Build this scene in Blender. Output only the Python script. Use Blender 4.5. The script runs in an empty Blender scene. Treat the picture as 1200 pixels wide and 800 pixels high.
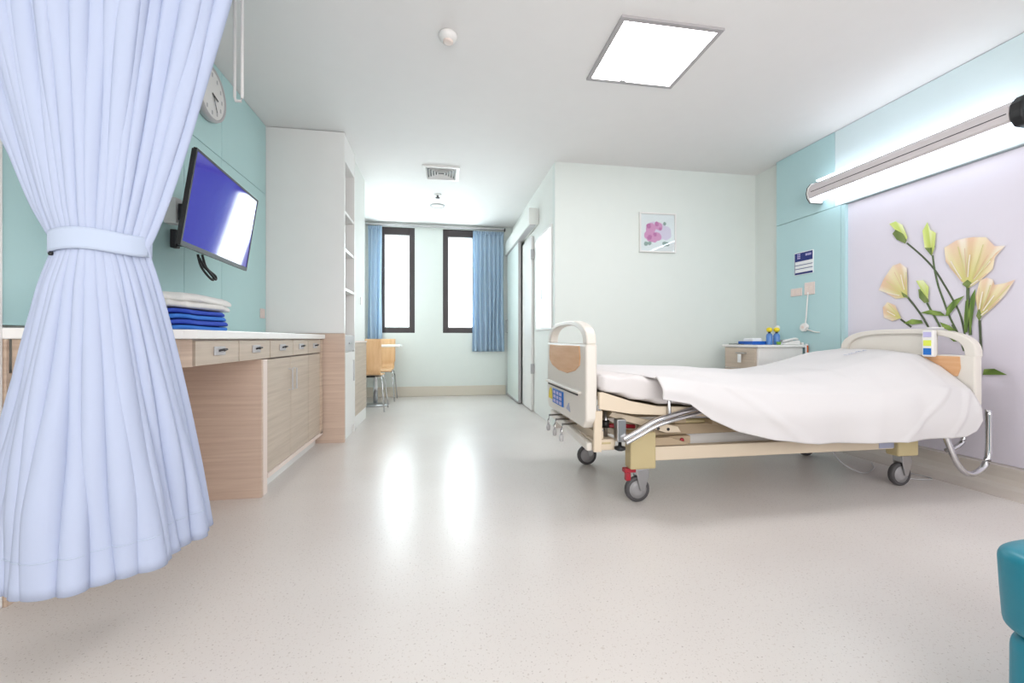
import bpy, bmesh, math, random
from mathutils import Vector, Matrix
PI = math.pi
S = bpy.context.scene
C = S.collection
random.seed(7)

# ---------------------------------------------------------------- camera, light, exposure
cam_d = bpy.data.cameras.new('camera'); cam = bpy.data.objects.new('camera', cam_d); C.objects.link(cam)
cam_d.sensor_width = 36.0; cam_d.lens = 15.0; cam_d.shift_y = -3/1200; cam_d.clip_start = 0.02
cam.location = (0, 0, 0.9)
cam.rotation_euler = (PI/2, 0, -math.atan(83/500))
S.camera = cam
S.view_settings.view_transform = 'Standard'; S.view_settings.look = 'None'
S.view_settings.gamma = 1.0; S.view_settings.exposure = 0.55
w = bpy.data.worlds.new('world'); S.world = w; w.use_nodes = True
bg = w.node_tree.nodes['Background']; bg.inputs[0].default_value = (0.88, 0.97, 1.0, 1); bg.inputs[1].default_value = 5.0

def area(name, loc, rot, sx, sy, power, col=(1, 1, 1)):
    d = bpy.data.lights.new(name, 'AREA'); d.shape = 'RECTANGLE'; d.size = sx; d.size_y = sy; d.energy = power; d.color = col
    o = bpy.data.objects.new(name, d); C.objects.link(o); o.location = loc; o.rotation_euler = rot
    return o
# fill light added behind the camera, daylight through the two end windows
area('fill_behind', (0.9, -1.9, 1.5), (PI/2, 0, 0), 3.6, 2.2, 72, (1.0, 0.985, 0.97))
area('daylight_window', (-0.68, 7.15, 1.82), (-PI/2, 0, 0), 0.5, 1.55, 12, (0.86, 0.96, 1.0))
area('daylight_window', (0.30, 7.15, 1.82), (-PI/2, 0, 0), 0.5, 1.55, 12, (0.86, 0.96, 1.0))

area('fill_alcove', (-1.14, 5.95, 1.6), (0, -PI/2, 0), 1.3, 1.3, 7, (0.88, 0.98, 1.0))   # unseen lamp added at the alcove wall to brighten the corridor

# ---------------------------------------------------------------- materials
def lin(c):
    c = c/255.0
    return c/12.92 if c <= 0.04045 else ((c+0.055)/1.055)**2.4
def rgb(t): return (lin(t[0]), lin(t[1]), lin(t[2]), 1)
def mat(name, col, rough=0.5, metal=0.0, spec=0.5, noise=0.0, nscale=8, bump=0.0, bscale=60, emit=None, estr=0, coat=0, sheen=0, trans=0, alpha=None):
    m = bpy.data.materials.new(name); m.use_nodes = True
    nt = m.node_tree; b = nt.nodes['Principled BSDF']
    b.inputs['Base Color'].default_value = rgb(col); b.inputs['Roughness'].default_value = rough
    b.inputs['Metallic'].default_value = metal; b.inputs['Specular IOR Level'].default_value = spec
    b.inputs['Coat Weight'].default_value = coat; b.inputs['Coat Roughness'].default_value = 0.08
    b.inputs['Sheen Weight'].default_value = sheen
    b.inputs['Transmission Weight'].default_value = trans
    if emit: b.inputs['Emission Color'].default_value = rgb(emit); b.inputs['Emission Strength'].default_value = estr
    tc = nt.nodes.new('ShaderNodeTexCoord')
    n = nt.nodes.new('ShaderNodeTexNoise'); n.inputs['Scale'].default_value = nscale; n.inputs['Detail'].default_value = 4
    nt.links.new(tc.outputs['Object'], n.inputs['Vector'])
    mx = nt.nodes.new('ShaderNodeMix'); mx.data_type = 'RGBA'
    k = 1 - max(noise, 0.015)
    mx.inputs[6].default_value = tuple(v*k for v in rgb(col)[:3])+(1,)
    mx.inputs[7].default_value = tuple(min(1, v*(2-k)) for v in rgb(col)[:3])+(1,)
    nt.links.new(n.outputs['Fac'], mx.inputs[0]); nt.links.new(mx.outputs[2], b.inputs['Base Color'])
    if bump:
        n2 = nt.nodes.new('ShaderNodeTexNoise'); n2.inputs['Scale'].default_value = bscale
        nt.links.new(tc.outputs['Object'], n2.inputs['Vector'])
        bp = nt.nodes.new('ShaderNodeBump'); bp.inputs['Strength'].default_value = bump; bp.inputs['Distance'].default_value = 0.01
        nt.links.new(n2.outputs['Fac'], bp.inputs['Height']); nt.links.new(bp.outputs['Normal'], b.inputs['Normal'])
    return m
def wood(name, dark, light, sc=(1.2, 1.2, 34), rough=0.45):
    m = bpy.data.materials.new(name); m.use_nodes = True
    nt = m.node_tree; b = nt.nodes['Principled BSDF']; b.inputs['Roughness'].default_value = rough
    tc = nt.nodes.new('ShaderNodeTexCoord'); mp = nt.nodes.new('ShaderNodeMapping'); mp.inputs['Scale'].default_value = sc
    n = nt.nodes.new('ShaderNodeTexNoise'); n.inputs['Scale'].default_value = 1.6; n.inputs['Detail'].default_value = 6; n.inputs['Roughness'].default_value = 0.6
    r = nt.nodes.new('ShaderNodeValToRGB'); r.color_ramp.elements[0].position = 0.32; r.color_ramp.elements[1].position = 0.66
    r.color_ramp.elements[0].color = rgb(dark); r.color_ramp.elements[1].color = rgb(light)
    nt.links.new(tc.outputs['Object'], mp.inputs['Vector']); nt.links.new(mp.outputs['Vector'], n.inputs['Vector'])
    nt.links.new(n.outputs['Fac'], r.inputs['Fac']); nt.links.new(r.outputs['Color'], b.inputs['Base Color'])
    return m
def floor_mat():
    m = bpy.data.materials.new('speckled_vinyl'); m.use_nodes = True
    nt = m.node_tree; b = nt.nodes['Principled BSDF']
    b.inputs['Roughness'].default_value = 0.3; b.inputs['Specular IOR Level'].default_value = 0.6
    tc = nt.nodes.new('ShaderNodeTexCoord')
    def ramp(scale, p0, p1, c0, c1, detail=2):
        n = nt.nodes.new('ShaderNodeTexNoise'); n.inputs['Scale'].default_value = scale; n.inputs['Detail'].default_value = detail
        nt.links.new(tc.outputs['Object'], n.inputs['Vector'])
        r = nt.nodes.new('ShaderNodeValToRGB'); r.color_ramp.elements[0].position = p0; r.color_ramp.elements[1].position = p1
        r.color_ramp.elements[0].color = c0; r.color_ramp.elements[1].color = c1
        nt.links.new(n.outputs['Fac'], r.inputs['Fac']); return r
    a = ramp(1.5, 0.3, 0.7, rgb((214, 207, 203)), rgb((221, 215, 211)))
    s1 = ramp(150, 0.30, 0.36, (0.62, 0.58, 0.56, 1), (1, 1, 1, 1))
    s2 = ramp(85, 0.64, 0.70, (1, 1, 1, 1), (0.86, 0.83, 0.80, 1))
    x = nt.nodes.new('ShaderNodeMix'); x.data_type = 'RGBA'; x.blend_type = 'MULTIPLY'; x.inputs[0].default_value = 1
    y = nt.nodes.new('ShaderNodeMix'); y.data_type = 'RGBA'; y.blend_type = 'MULTIPLY'; y.inputs[0].default_value = 1
    nt.links.new(a.outputs[0], x.inputs[6]); nt.links.new(s1.outputs[0], x.inputs[7])
    nt.links.new(x.outputs[2], y.inputs[6]); nt.links.new(s2.outputs[0], y.inputs[7])
    nt.links.new(y.outputs[2], b.inputs['Base Color'])
    return m
def emis(name, col, s):
    m = bpy.data.materials.new(name); m.use_nodes = True; nt = m.node_tree
    b = nt.nodes['Principled BSDF']; b.inputs['Base Color'].default_value = rgb(col)
    b.inputs['Emission Color'].default_value = rgb(col); b.inputs['Emission Strength'].default_value = s
    return m
def glassmat(name, tint=(252, 254, 254), rough=0.0):
    m = bpy.data.materials.new(name); m.use_nodes = True; nt = m.node_tree
    for n in list(nt.nodes):
        if n.type != 'OUTPUT_MATERIAL': nt.nodes.remove(n)
    out = nt.nodes['Material Output']
    t = nt.nodes.new('ShaderNodeBsdfTransparent'); t.inputs[0].default_value = rgb(tint)
    g = nt.nodes.new('ShaderNodeBsdfGlossy'); g.inputs['Roughness'].default_value = rough
    mx = nt.nodes.new('ShaderNodeMixShader'); mx.inputs[0].default_value = 0.06
    nt.links.new(t.outputs[0], mx.inputs[1]); nt.links.new(g.outputs[0], mx.inputs[2]); nt.links.new(mx.outputs[0], out.inputs[0])
    return m
def clothmat(name, col, trans=0.25, bump=0.15, bscale=400, hem=None):
    m = bpy.data.materials.new(name); m.use_nodes = True; nt = m.node_tree
    b = nt.nodes['Principled BSDF']; b.inputs['Base Color'].default_value = rgb(col); b.inputs['Roughness'].default_value = 0.85
    b.inputs['Specular IOR Level'].default_value = 0.2
    out = nt.nodes['Material Output']
    tc = nt.nodes.new('ShaderNodeTexCoord'); n = nt.nodes.new('ShaderNodeTexNoise'); n.inputs['Scale'].default_value = bscale
    bp = nt.nodes.new('ShaderNodeBump'); bp.inputs['Strength'].default_value = bump; bp.inputs['Distance'].default_value = 0.002
    nt.links.new(tc.outputs['Object'], n.inputs['Vector']); nt.links.new(n.outputs['Fac'], bp.inputs['Height']); nt.links.new(bp.outputs['Normal'], b.inputs['Normal'])
    t = nt.nodes.new('ShaderNodeBsdfTranslucent'); t.inputs[0].default_value = rgb(col)
    mx = nt.nodes.new('ShaderNodeMixShader'); mx.inputs[0].default_value = trans
    nt.links.new(b.outputs[0], mx.inputs[1]); nt.links.new(t.outputs[0], mx.inputs[2]); nt.links.new(mx.outputs[0], out.inputs[0])
    return m
def vcolmat(name):
    m = bpy.data.materials.new(name); m.use_nodes = True; nt = m.node_tree
    b = nt.nodes['Principled BSDF']; b.inputs['Roughness'].default_value = 0.6
    a = nt.nodes.new('ShaderNodeVertexColor'); a.layer_name = 'Col'
    nt.links.new(a.outputs[0], b.inputs['Base Color']); return m

M = dict(
    wall=mat('wall_paint', (232, 234, 230), 0.6), wallg=mat('wall_paint_green_white', (226, 232, 228), 0.6),
    ceil=mat('ceiling_paint', (238, 236, 235), 0.7),
    teal=mat('teal_panel', (188, 223, 223), 0.38), groove=mat('groove', (120, 150, 150), 0.7),
    tealr=mat('teal_panel_pale', (186, 219, 223), 0.35),
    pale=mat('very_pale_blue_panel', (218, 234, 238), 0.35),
    mural=mat('mural_panel', (226, 220, 232), 0.35), print=vcolmat('flower_ink'),
    floor=floor_mat(), skirt=mat('beige_vinyl_skirting', (214, 206, 192), 0.4), skirtr=mat('grey_beige_vinyl_skirting', (205, 196, 188), 0.4),
    wood=wood('oak_laminate', (188, 164, 146), (214, 193, 174)), woodg=wood('grey_oak_laminate', (190, 174, 158), (206, 191, 175)),
    woodp=wood('pink_oak_laminate', (200, 174, 157), (217, 194, 177)),
    white=mat('white_laminate', (240, 238, 236), 0.3), top=mat('white_counter', (245, 243, 240), 0.25),
    edge=mat('pale_edge_band', (236, 220, 212), 0.4),
    chrome=mat('chrome', (215, 215, 218), 0.12, 1.0), steel=mat('brushed_steel', (180, 180, 182), 0.3, 1.0),
    black=mat('black_plastic', (22, 22, 25), 0.4), dark=mat('dark_plastic', (48, 46, 50), 0.5), rubber=mat('grey_rubber', (78, 76, 78), 0.6),
    hub=mat('grey_wheel_hub', (150, 148, 150), 0.4), red=mat('red_plastic', (165, 32, 48), 0.4),
    beige=mat('beige_painted_steel', (222, 206, 184), 0.4), olive=mat('olive_beige_cover', (196, 180, 138), 0.45), beiged=mat('brown_beige_steel', (176, 156, 130), 0.5),
    shell=mat('bed_shell_plastic', (226, 220, 212), 0.35), shieldw=wood('bed_wood_insert', (214, 160, 112), (226, 180, 138), (2, 2, 20)),
    linen=clothmat('white_linen', (230, 227, 228), 0.12, 0.12, 250), sheet=clothmat('white_sheet', (232, 227, 227), 0.1, 0.12, 200),
    curt=clothmat('pale_blue_curtain', (199, 209, 234), 0.2, 0.12, 700), band=clothmat('curtain_band', (196, 208, 230), 0.1, 0.12, 700),
    wcurt=clothmat('sky_blue_curtain', (204, 224, 241), 0.42, 0.12, 500),
    wframe=mat('dark_brown_window_frame', (62, 54, 56), 0.45), glass=glassmat('clear_glass'),
    frost=emis('painted_glow_pane', (240, 248, 252), 1.3),  # pane glows by itself, standing in for reflected window light
    lamp=emis('lit_diffuser', (255, 255, 255), 15.0), tube=emis('lit_tube', (235, 245, 255), 2.6), uplight=emis('lit_uplight', (235, 243, 255), 5.5),
    trim=mat('light_trim', (176, 172, 174), 0.5), plast=mat('white_plastic', (236, 234, 232), 0.35), plasg=mat('grey_plastic', (190, 188, 190), 0.4),
    screen=mat('tv_glass', (30, 26, 80), 0.06, 0, 0.8, emit=(64, 58, 178), estr=0.5),
    scru=clothmat('blue_scrub_cloth', (74, 134, 222), 0.0, 0.3, 200), scrd=clothmat('dark_blue_scrub_cloth', (66, 92, 196), 0.0, 0.3, 200),
    towel=clothmat('white_towel', (240, 238, 234), 0.05, 0.6, 160),
    ply=wood('beech_plywood', (222, 176, 128), (236, 194, 148), (14, 14, 1.2)), tealv=mat('teal_vinyl', (14, 128, 150), 0.38, bump=0.1, bscale=25),
    navy=mat('navy_print', (30, 44, 120), 0.5), blue=mat('blue_print', (20, 110, 200), 0.4), lil=mat('lilac_print', (196, 190, 232), 0.4),
    yellow=mat('yellow_plastic', (236, 214, 40), 0.4), lime=mat('lime_print', (226, 236, 90), 0.4), green=mat('green_plastic', (120, 170, 60), 0.4),
    bottle=mat('blue_bottle', (104, 152, 220), 0.15, trans=0.3), clearb=glassmat('clear_plastic', (240, 246, 250), 0.1),
    orange=mat('orange_plastic', (228, 110, 50), 0.4), tray=mat('blue_tray', (30, 96, 190), 0.4), greytag=mat('blue_grey_tag', (172, 176, 200), 0.4),
    pink=mat('pink_print', (222, 150, 196), 0.6), pinkd=mat('deep_pink_print', (200, 110, 170), 0.6), palep=mat('pale_lilac_print', (226, 212, 232), 0.6), greyg=mat('grey_green_print', (150, 168, 160), 0.6),
    paper=mat('white_paper', (238, 240, 242), 0.5), sock=mat('outlet_plastic', (232, 216, 210), 0.4),
)

# ---------------------------------------------------------------- helpers
def tag(o, label=None, cat=None, group=None, kind=None):
    if label: o['label'] = label
    if cat: o['category'] = cat
    if group: o['group'] = group
    if kind: o['kind'] = kind
    return o
def thing(name, label, cat, loc=(0, 0, 0), rz=0, group=None):
    o = bpy.data.objects.new(name, None); C.objects.link(o); o.location = loc; o.rotation_euler = (0, 0, rz); o.empty_display_size = 0.1
    return tag(o, label, cat, group)
def obj(name, bm, m, parent=None, smooth=False, bevel=0.0, seg=2, ctr=None):
    """link the bmesh (drawn in the coordinates of the room, or of the thing if its empty stands at the origin) as one object"""
    me = bpy.data.meshes.new(name); bmesh.ops.recalc_face_normals(bm, faces=bm.faces) if smooth != 'keep' else None
    bm.to_mesh(me); bm.free(); me.materials.append(M[m] if isinstance(m, str) else m)
    o = bpy.data.objects.new(name, me); C.objects.link(o)
    if smooth:
        for p in me.polygons: p.use_smooth = True
    if parent is not None:
        o.parent = parent
        if parent.data is None and not parent.get('local'): o.matrix_parent_inverse = Matrix.Translation(-parent.location)
    if bevel:
        b = o.modifiers.new('bevel', 'BEVEL'); b.width = bevel; b.segments = seg; b.limit_method = 'ANGLE'; b.angle_limit = 0.6
        b.harden_normals = False
    return o
def B(bm, x0, x1, y0, y1, z0, z1):
    v = [bm.verts.new((x, y, z)) for z in (z0, z1) for y in (y0, y1) for x in (x0, x1)]
    for f in ((0, 2, 3, 1), (4, 5, 7, 6), (0, 1, 5, 4), (2, 6, 7, 3), (0, 4, 6, 2), (1, 3, 7, 5)): bm.faces.new([v[i] for i in f])
    return bm
def nb(*boxes):
    bm = bmesh.new()
    for b in boxes: B(bm, *b)
    return bm
def prism(pts, axis, a, b, bm=None):
    """2-D outline extruded from a to b along an axis ('x': pts are (y, z), 'y': (x, z), 'z': (x, y))"""
    bm = bm or bmesh.new()
    def P(p, t): return {'x': (t, p[0], p[1]), 'y': (p[0], t, p[1]), 'z': (p[0], p[1], t)}[axis]
    A = [bm.verts.new(P(p, a)) for p in pts]; Bv = [bm.verts.new(P(p, b)) for p in pts]
    bm.faces.new(A); bm.faces.new(Bv[::-1]); n = len(pts)
    for i in range(n): bm.faces.new((A[i], Bv[i], Bv[(i+1) % n], A[(i+1) % n]))
    return bm
def tube(pts, r, n=10, bm=None, cap=True):
    bm = bm or bmesh.new(); P = [Vector(p) for p in pts]; rings = []
    for i, p in enumerate(P):
        d = (P[min(i+1, len(P)-1)] - P[max(i-1, 0)]).normalized()
        up = Vector((0, 0, 1)) if abs(d.z) < 0.9 else Vector((1, 0, 0))
        a = d.cross(up).normalized(); b = d.cross(a).normalized()
        rr = r[i] if isinstance(r, (list, tuple)) else r
        rings.append([bm.verts.new(p + (a*math.cos(2*PI*k/n) + b*math.sin(2*PI*k/n))*rr) for k in range(n)])
    for i in range(len(rings)-1):
        for k in range(n): bm.faces.new((rings[i][k], rings[i][(k+1) % n], rings[i+1][(k+1) % n], rings[i+1][k]))
    if cap: bm.faces.new(rings[0]); bm.faces.new(rings[-1][::-1])
    return bm
def smoothpath(pts, sub=6):
    P = [Vector(p) for p in pts]; out = []
    for i in range(len(P)-1):
        p0, p1, p2, p3 = P[max(i-1, 0)], P[i], P[i+1], P[min(i+2, len(P)-1)]
        for k in range(sub):
            t = k/sub
            out.append(0.5*((2*p1) + (p2-p0)*t + (2*p0-5*p1+4*p2-p3)*t*t + (3*p1-p0-3*p2+p3)*t**3))
    out.append(P[-1]); return out
def lathe(prof, cx, cy, axis='z', n=24, bm=None, cz=0):
    """profile (radius, height) turned about an axis through (cx, cy[, cz])"""
    bm = bm or bmesh.new(); rings = []
    for r, h in prof:
        ring = []
        for k in range(n):
            a = 2*PI*k/n; u, v = r*math.cos(a), r*math.sin(a)
            ring.append(bm.verts.new({'z': (cx+u, cy+v, h), 'x': (h, cy+u, cz+v), 'y': (cx+u, h, cz+v)}[axis]))
        rings.append(ring)
    for i in range(len(rings)-1):
        for k in range(n): bm.faces.new((rings[i][k], rings[i][(k+1) % n], rings[i+1][(k+1) % n], rings[i+1][k]))
    bm.faces.new(rings[0]); bm.faces.new(rings[-1][::-1]); return bm
def grid(fn, nu, nv, bm=None):
    bm = bm or bmesh.new(); V = [[bm.verts.new(fn(i/nu, j/nv)) for j in range(nv+1)] for i in range(nu+1)]
    for i in range(nu):
        for j in range(nv): bm.faces.new((V[i][j], V[i+1][j], V[i+1][j+1], V[i][j+1]))
    return bm
def solid(o, t, off=0):
    m = o.modifiers.new('solid', 'SOLIDIFY'); m.thickness = t; m.offset = off; return o
def struct(name, bm, m, parent=None, **k):
    o = obj(name, bm, m, parent, **k); o['kind'] = 'structure'; return o
def lerp(a, b, t): return a + (b-a)*t
def interp(xs, ys, x):
    if x <= xs[0]: return ys[0]
    for i in range(len(xs)-1):
        if x <= xs[i+1]:
            t = (x-xs[i])/(xs[i+1]-xs[i]); return ys[i] + (ys[i+1]-ys[i])*t
    return ys[-1]
def sstep(a, b, x):
    t = max(0, min(1, (x-a)/(b-a))); return t*t*(3-2*t)

# ================================================================ THE ROOM
struct('floor', nb((-1.6, 3.6, -2.2, 7.1, -0.1, 0)), 'floor')
struct('ceiling', nb((-1.6, 3.6, -2.2, 7.1, 2.7, 2.8)), 'ceil')
wl = struct('wall_left', nb((-1.6, -1.485, -2.1, 3.9, 0, 2.7)), 'wall')
wr = struct('wall_right', nb((3.42, 3.55, -2.1, 4.2, 0, 2.7)), 'wallg')
struct('wall_near', nb((-1.6, 3.55, -2.2, -2.1, 0, 2.7)), 'wall')
wbk = struct('wall_back', nb((1.14, 3.55, 4.2, 4.3, 0, 2.7)), 'wallg')
struct('wall_column', nb((-1.6, -0.86, 4.37, 5.08, 0, 2.7)), 'wall')
struct('wall_alcove', nb((-1.3, -1.15, 5.08, 6.85, 0, 2.7)), 'wallg')
# corridor wall with the high window opening y 4.24..5.05, z 1.0..2.1
struct('wall_corridor', nb((1.14, 1.26, 4.3, 6.85, 0, 1.0), (1.14, 1.26, 4.3, 6.85, 2.1, 2.7), (1.14, 1.26, 5.05, 6.85, 1.0, 2.1)), 'wall')
# end wall with its two windows
we = struct('wall_window', nb((-1.3, 1.26, 6.85, 7.05, 0, 0.995), (-1.3, 1.26, 6.85, 7.05, 2.64, 2.7), (-1.3, -0.95, 6.85, 7.05, 0.995, 2.64),
                              (-0.409, 0.027, 6.85, 7.05, 0.995, 2.64), (0.58, 1.26, 6.85, 7.05, 0.995, 2.64)), 'wallg')
for k, (a, b) in enumerate(((-0.95, -0.409), (0.027, 0.58))):
    f = 0.078
    wn = struct('window_%d' % (k+1), nb((a, a+f, 6.86, 6.93, 0.995, 2.64), (b-f, b, 6.86, 6.93, 0.995, 2.64), (a+f, b-f, 6.86, 6.93, 0.995, 1.075), (a+f, b-f, 6.86, 6.93, 2.53, 2.64)), 'wframe', bevel=0.004)
    obj('window_pane', nb((a+f, b-f, 6.895, 6.901, 1.075, 2.53)), 'glass', wn)
    obj('inner_sash', nb((a+f, a+f+0.014, 6.875, 6.91, 1.075, 2.53), (b-f-0.014, b-f, 6.875, 6.91, 1.075, 2.53), (a+f+0.014, b-f-0.014, 6.875, 6.91, 1.075, 1.09), (a+f+0.014, b-f-0.014, 6.875, 6.91, 2.515, 2.53)), 'plasg', wn)
# skirtings
struct('baseboard_window', nb((-1.15, 1.03, 6.825, 6.85, 0, 0.155)), 'skirt', bevel=0.006)
struct('baseboard_back', nb((1.14, 3.37, 4.18, 4.2, 0, 0.125)), 'skirtr', bevel=0.005)
cove = [(3.42, 0), (3.13, 0), (3.13, 0.003), (3.22, 0.006), (3.28, 0.016), (3.315, 0.036), (3.332, 0.065), (3.338, 0.10), (3.34, 0.13), (3.42, 0.13)]
struct('baseboard_right', prism(cove, 'y', -2.1, 4.18), 'skirtr')
struct('baseboard_left', nb((-1.485, -1.47, -2.1, 1.6, 0, 0.1)), 'skirtr')
# teal cladding on the left wall: every board is a piece of its own with open joints
struct('trim_1', nb((-1.485, -1.448, 1.625, 1.69, 0, 2.7)), 'white', bevel=0.004)
g = 0.004
for (y0, y1, z0, z1) in ((1.695, 2.734, 2.115, 2.698), (2.734, 3.161, 2.115, 2.698), (3.161, 3.895, 2.115, 2.698),
                         (1.695, 2.734, 0.945, 2.115), (2.734, 3.161, 0.945, 2.115), (3.161, 3.895, 0.945, 2.115)):
    obj('wall_panel', nb((-1.485, -1.46, y0+g/2, y1-g/2, z0+g/2, z1-g/2)), 'teal', wl, bevel=0.002)
# right wall: teal boards, pale board above the mural, the mural itself
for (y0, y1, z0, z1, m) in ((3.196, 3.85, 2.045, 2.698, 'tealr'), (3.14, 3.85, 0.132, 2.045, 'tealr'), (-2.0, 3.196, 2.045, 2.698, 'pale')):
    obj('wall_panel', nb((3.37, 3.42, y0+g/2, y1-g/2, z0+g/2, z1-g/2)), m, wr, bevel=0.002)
obj('wall_panel', nb((3.372, 3.42, 3.10, 3.138, 0.132, 2.04)), 'tealr', wr)
mur = obj('mural_panel', nb((3.40, 3.42, -2.0, 3.10, 0.132, 2.04)), 'mural', wr)
mur['label'] = 'pale lilac mural panel printed with cream lisianthus flowers'
STEMS = [[(2.635, 1.609), (2.532, 1.491), (2.458, 1.388), (2.4, 1.276), (2.35, 1.17), (2.308, 1.067), (2.282, 0.939), (2.272, 0.813)], [(2.467, 1.486), (2.455, 1.387), (2.432, 1.266), (2.4, 1.16), (2.362, 1.041), (2.314, 0.925), (2.284, 0.82)], [(2.629, 1.208), (2.574, 1.129), (2.525, 1.049), (2.491, 0.98)], [(2.502, 1.157), (2.471, 1.091), (2.438, 1.023), (2.419, 0.978)], [(2.677, 1.048), (2.603, 0.987)], [(2.263, 1.238), (2.262, 1.147), (2.255, 1.022), (2.249, 0.925)], [(2.201, 1.02), (2.197, 0.924), (2.192, 0.802)], [(2.35, 0.997), (2.302, 0.911), (2.261, 0.814)]]
LEAVES = [[(2.385, 1.057), (2.375, 1.114), (2.338, 1.161), (2.278, 1.184), (2.302, 1.151), (2.338, 1.097), (2.368, 1.056)], [(2.539, 1.088), (2.478, 1.104), (2.412, 1.087), (2.381, 1.056), (2.438, 1.063), (2.491, 1.074)], [(2.654, 1.016), (2.596, 1.045), (2.532, 1.034), (2.521, 1.011), (2.589, 1.006)], [(2.249, 0.939), (2.255, 1.078), (2.244, 1.174), (2.219, 1.226), (2.221, 1.144), (2.232, 1.049), (2.244, 0.939)], [(2.278, 0.939), (2.28, 1.037), (2.272, 1.148), (2.257, 1.161), (2.255, 1.05), (2.261, 0.946)], [(2.419, 1.017), (2.362, 0.991), (2.32, 0.954), (2.362, 0.955), (2.4, 0.977)], [(2.368, 0.912), (2.314, 0.904), (2.29, 0.883), (2.338, 0.883)], [(2.182, 0.672), (2.175, 0.709), (2.124, 0.715), (2.063, 0.682)]]
CUPS = [[(2.731, 1.7), (2.708, 1.726), (2.654, 1.681), (2.629, 1.628), (2.64, 1.606), (2.7, 1.649)], [(2.553, 1.257), (2.525, 1.259), (2.498, 1.228), (2.484, 1.16), (2.512, 1.154), (2.546, 1.195)], [(2.29, 1.262), (2.261, 1.286), (2.238, 1.263), (2.261, 1.228)], [(2.67, 1.255), (2.625, 1.219), (2.618, 1.199), (2.654, 1.214)], [(2.215, 1.048), (2.201, 1.101), (2.185, 1.046), (2.199, 1.013)], [(2.512, 1.548), (2.471, 1.539), (2.445, 1.548), (2.467, 1.479)]]
BUDS = [[(2.635, 1.621), (2.654, 1.673), (2.692, 1.746), (2.755, 1.782), (2.708, 1.789), (2.659, 1.75), (2.625, 1.65)], [(2.467, 1.486), (2.512, 1.548), (2.525, 1.672), (2.494, 1.725), (2.475, 1.667), (2.441, 1.636), (2.449, 1.535)], [(2.491, 1.183), (2.532, 1.247), (2.567, 1.321), (2.521, 1.319), (2.484, 1.265), (2.507, 1.245), (2.487, 1.182)]]
FLOWERS = [[(2.261, 1.231), (2.314, 1.35), (2.385, 1.427), (2.393, 1.523), (2.323, 1.558), (2.278, 1.561), (2.232, 1.558), (2.166, 1.542), (2.124, 1.477), (2.073, 1.468), (2.119, 1.432), (2.132, 1.335), (2.166, 1.3), (2.227, 1.247)], [(2.201, 1.033), (2.221, 1.171), (2.197, 1.275), (2.161, 1.286), (2.132, 1.271), (2.124, 1.235), (2.073, 1.241), (2.028, 1.255), (2.068, 1.176), (2.119, 1.109), (2.155, 1.071)], [(2.625, 1.208), (2.708, 1.203), (2.787, 1.26), (2.836, 1.282), (2.795, 1.368), (2.731, 1.456), (2.677, 1.468), (2.629, 1.423), (2.644, 1.307)], [(2.67, 1.056), (2.731, 1.035), (2.795, 1.065), (2.803, 1.145), (2.768, 1.184), (2.711, 1.155)]]

def ink(polys, name, x):
    """flat printed shapes: list of (points, colour of each point)"""
    bm = bmesh.new(); lay = bm.loops.layers.color.new('Col')
    for pts, cols in polys:
        x -= 0.00004; vs = [bm.verts.new((x, p[0], p[1])) for p in pts]
        try: f = bm.faces.new(vs)
        except ValueError: continue
        for l, c in zip(f.loops, cols): l[lay] = c
    bmesh.ops.triangulate(bm, faces=[f for f in bm.faces if len(f.verts) > 4])
    return obj(name, bm, 'print', mur, smooth='keep')
def srgb(c): return (c[0]/255, c[1]/255, c[2]/255, 1)
PX = 3.3985
def stroke(pts, wd, col):
    out = []
    P = [Vector((0, p[0], p[1])) for p in pts]
    P = smoothpath(P, 4)
    for i in range(len(P)-1):
        d = (P[i+1]-P[i]).normalized(); nrm = Vector((0, -d.z, d.y))*wd/2
        out.append(([(q.y, q.z) for q in (P[i]+nrm, P[i+1]+nrm, P[i+1]-nrm, P[i]-nrm)], [srgb(col)]*4))
    return out
st = []
for k, s_ in enumerate(STEMS): st += stroke(s_, (0.012 if k in (0, 1, 7) else 0.014 if k != 5 else 0.018), ((86, 96, 74), (96, 112, 80))[k % 2])
ink(st, 'flower_stems', PX)
lv = []
for L in LEAVES:
    n = len(L); lv.append((L, [srgb(((112, 140, 62), (150, 176, 88), (84, 112, 48))[i % 3]) for i in range(n)]))
ink(lv, 'flower_leaves', PX-0.0085)
def fan(L, base, out, j=0):
    r = []; b0 = L[0]
    for i in range(1, len(L)-1):
        a, b = L[i], L[i+1]; m_ = ((a[0]*.5+b[0]*.5), (a[1]*.5+b[1]*.5))
        c1 = out[(i+j) % len(out)]; c2 = out[(i+j+1) % len(out)]
        r.append(([b0, a, m_], [srgb(base), srgb(c1), srgb(c2)])); r.append(([b0, m_, b], [srgb(base), srgb(c2), srgb(out[(i+j+1) % len(out)])]))
    return r
fl = []
for k, L in enumerate(FLOWERS): fl += fan(L, (214, 212, 118), [(242, 210, 186), (250, 236, 222), (236, 200, 172), (248, 230, 200)], k)
for k, L in enumerate(BUDS): fl += fan(L, (190, 204, 92), [(226, 236, 150), (210, 226, 128), (238, 244, 190)], k)
ink(fl, 'flower_petals', PX-0.0060)
stk = []
for L in FLOWERS:
    b0 = L[0]; n = len(L)
    for q, i in enumerate(range(2, n-1)):
        tip = L[i]; f0, f1 = 0.22, (0.80, 0.66, 0.86)[q % 3]
        bend = 0.006*math.sin(q*2.1)
        P3 = [(lerp(b0[0], tip[0], f)+bend*math.sin(PI*f), lerp(b0[1], tip[1], f)) for f in (f0, (f0+f1)/2, f1)]
        stk += stroke(P3, (0.0032, 0.006, 0.0045)[q % 3], ((230, 190, 162), (250, 240, 228), (222, 214, 150))[q % 3])
ink(stk, 'petal_veins', PX-0.0100)
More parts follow.
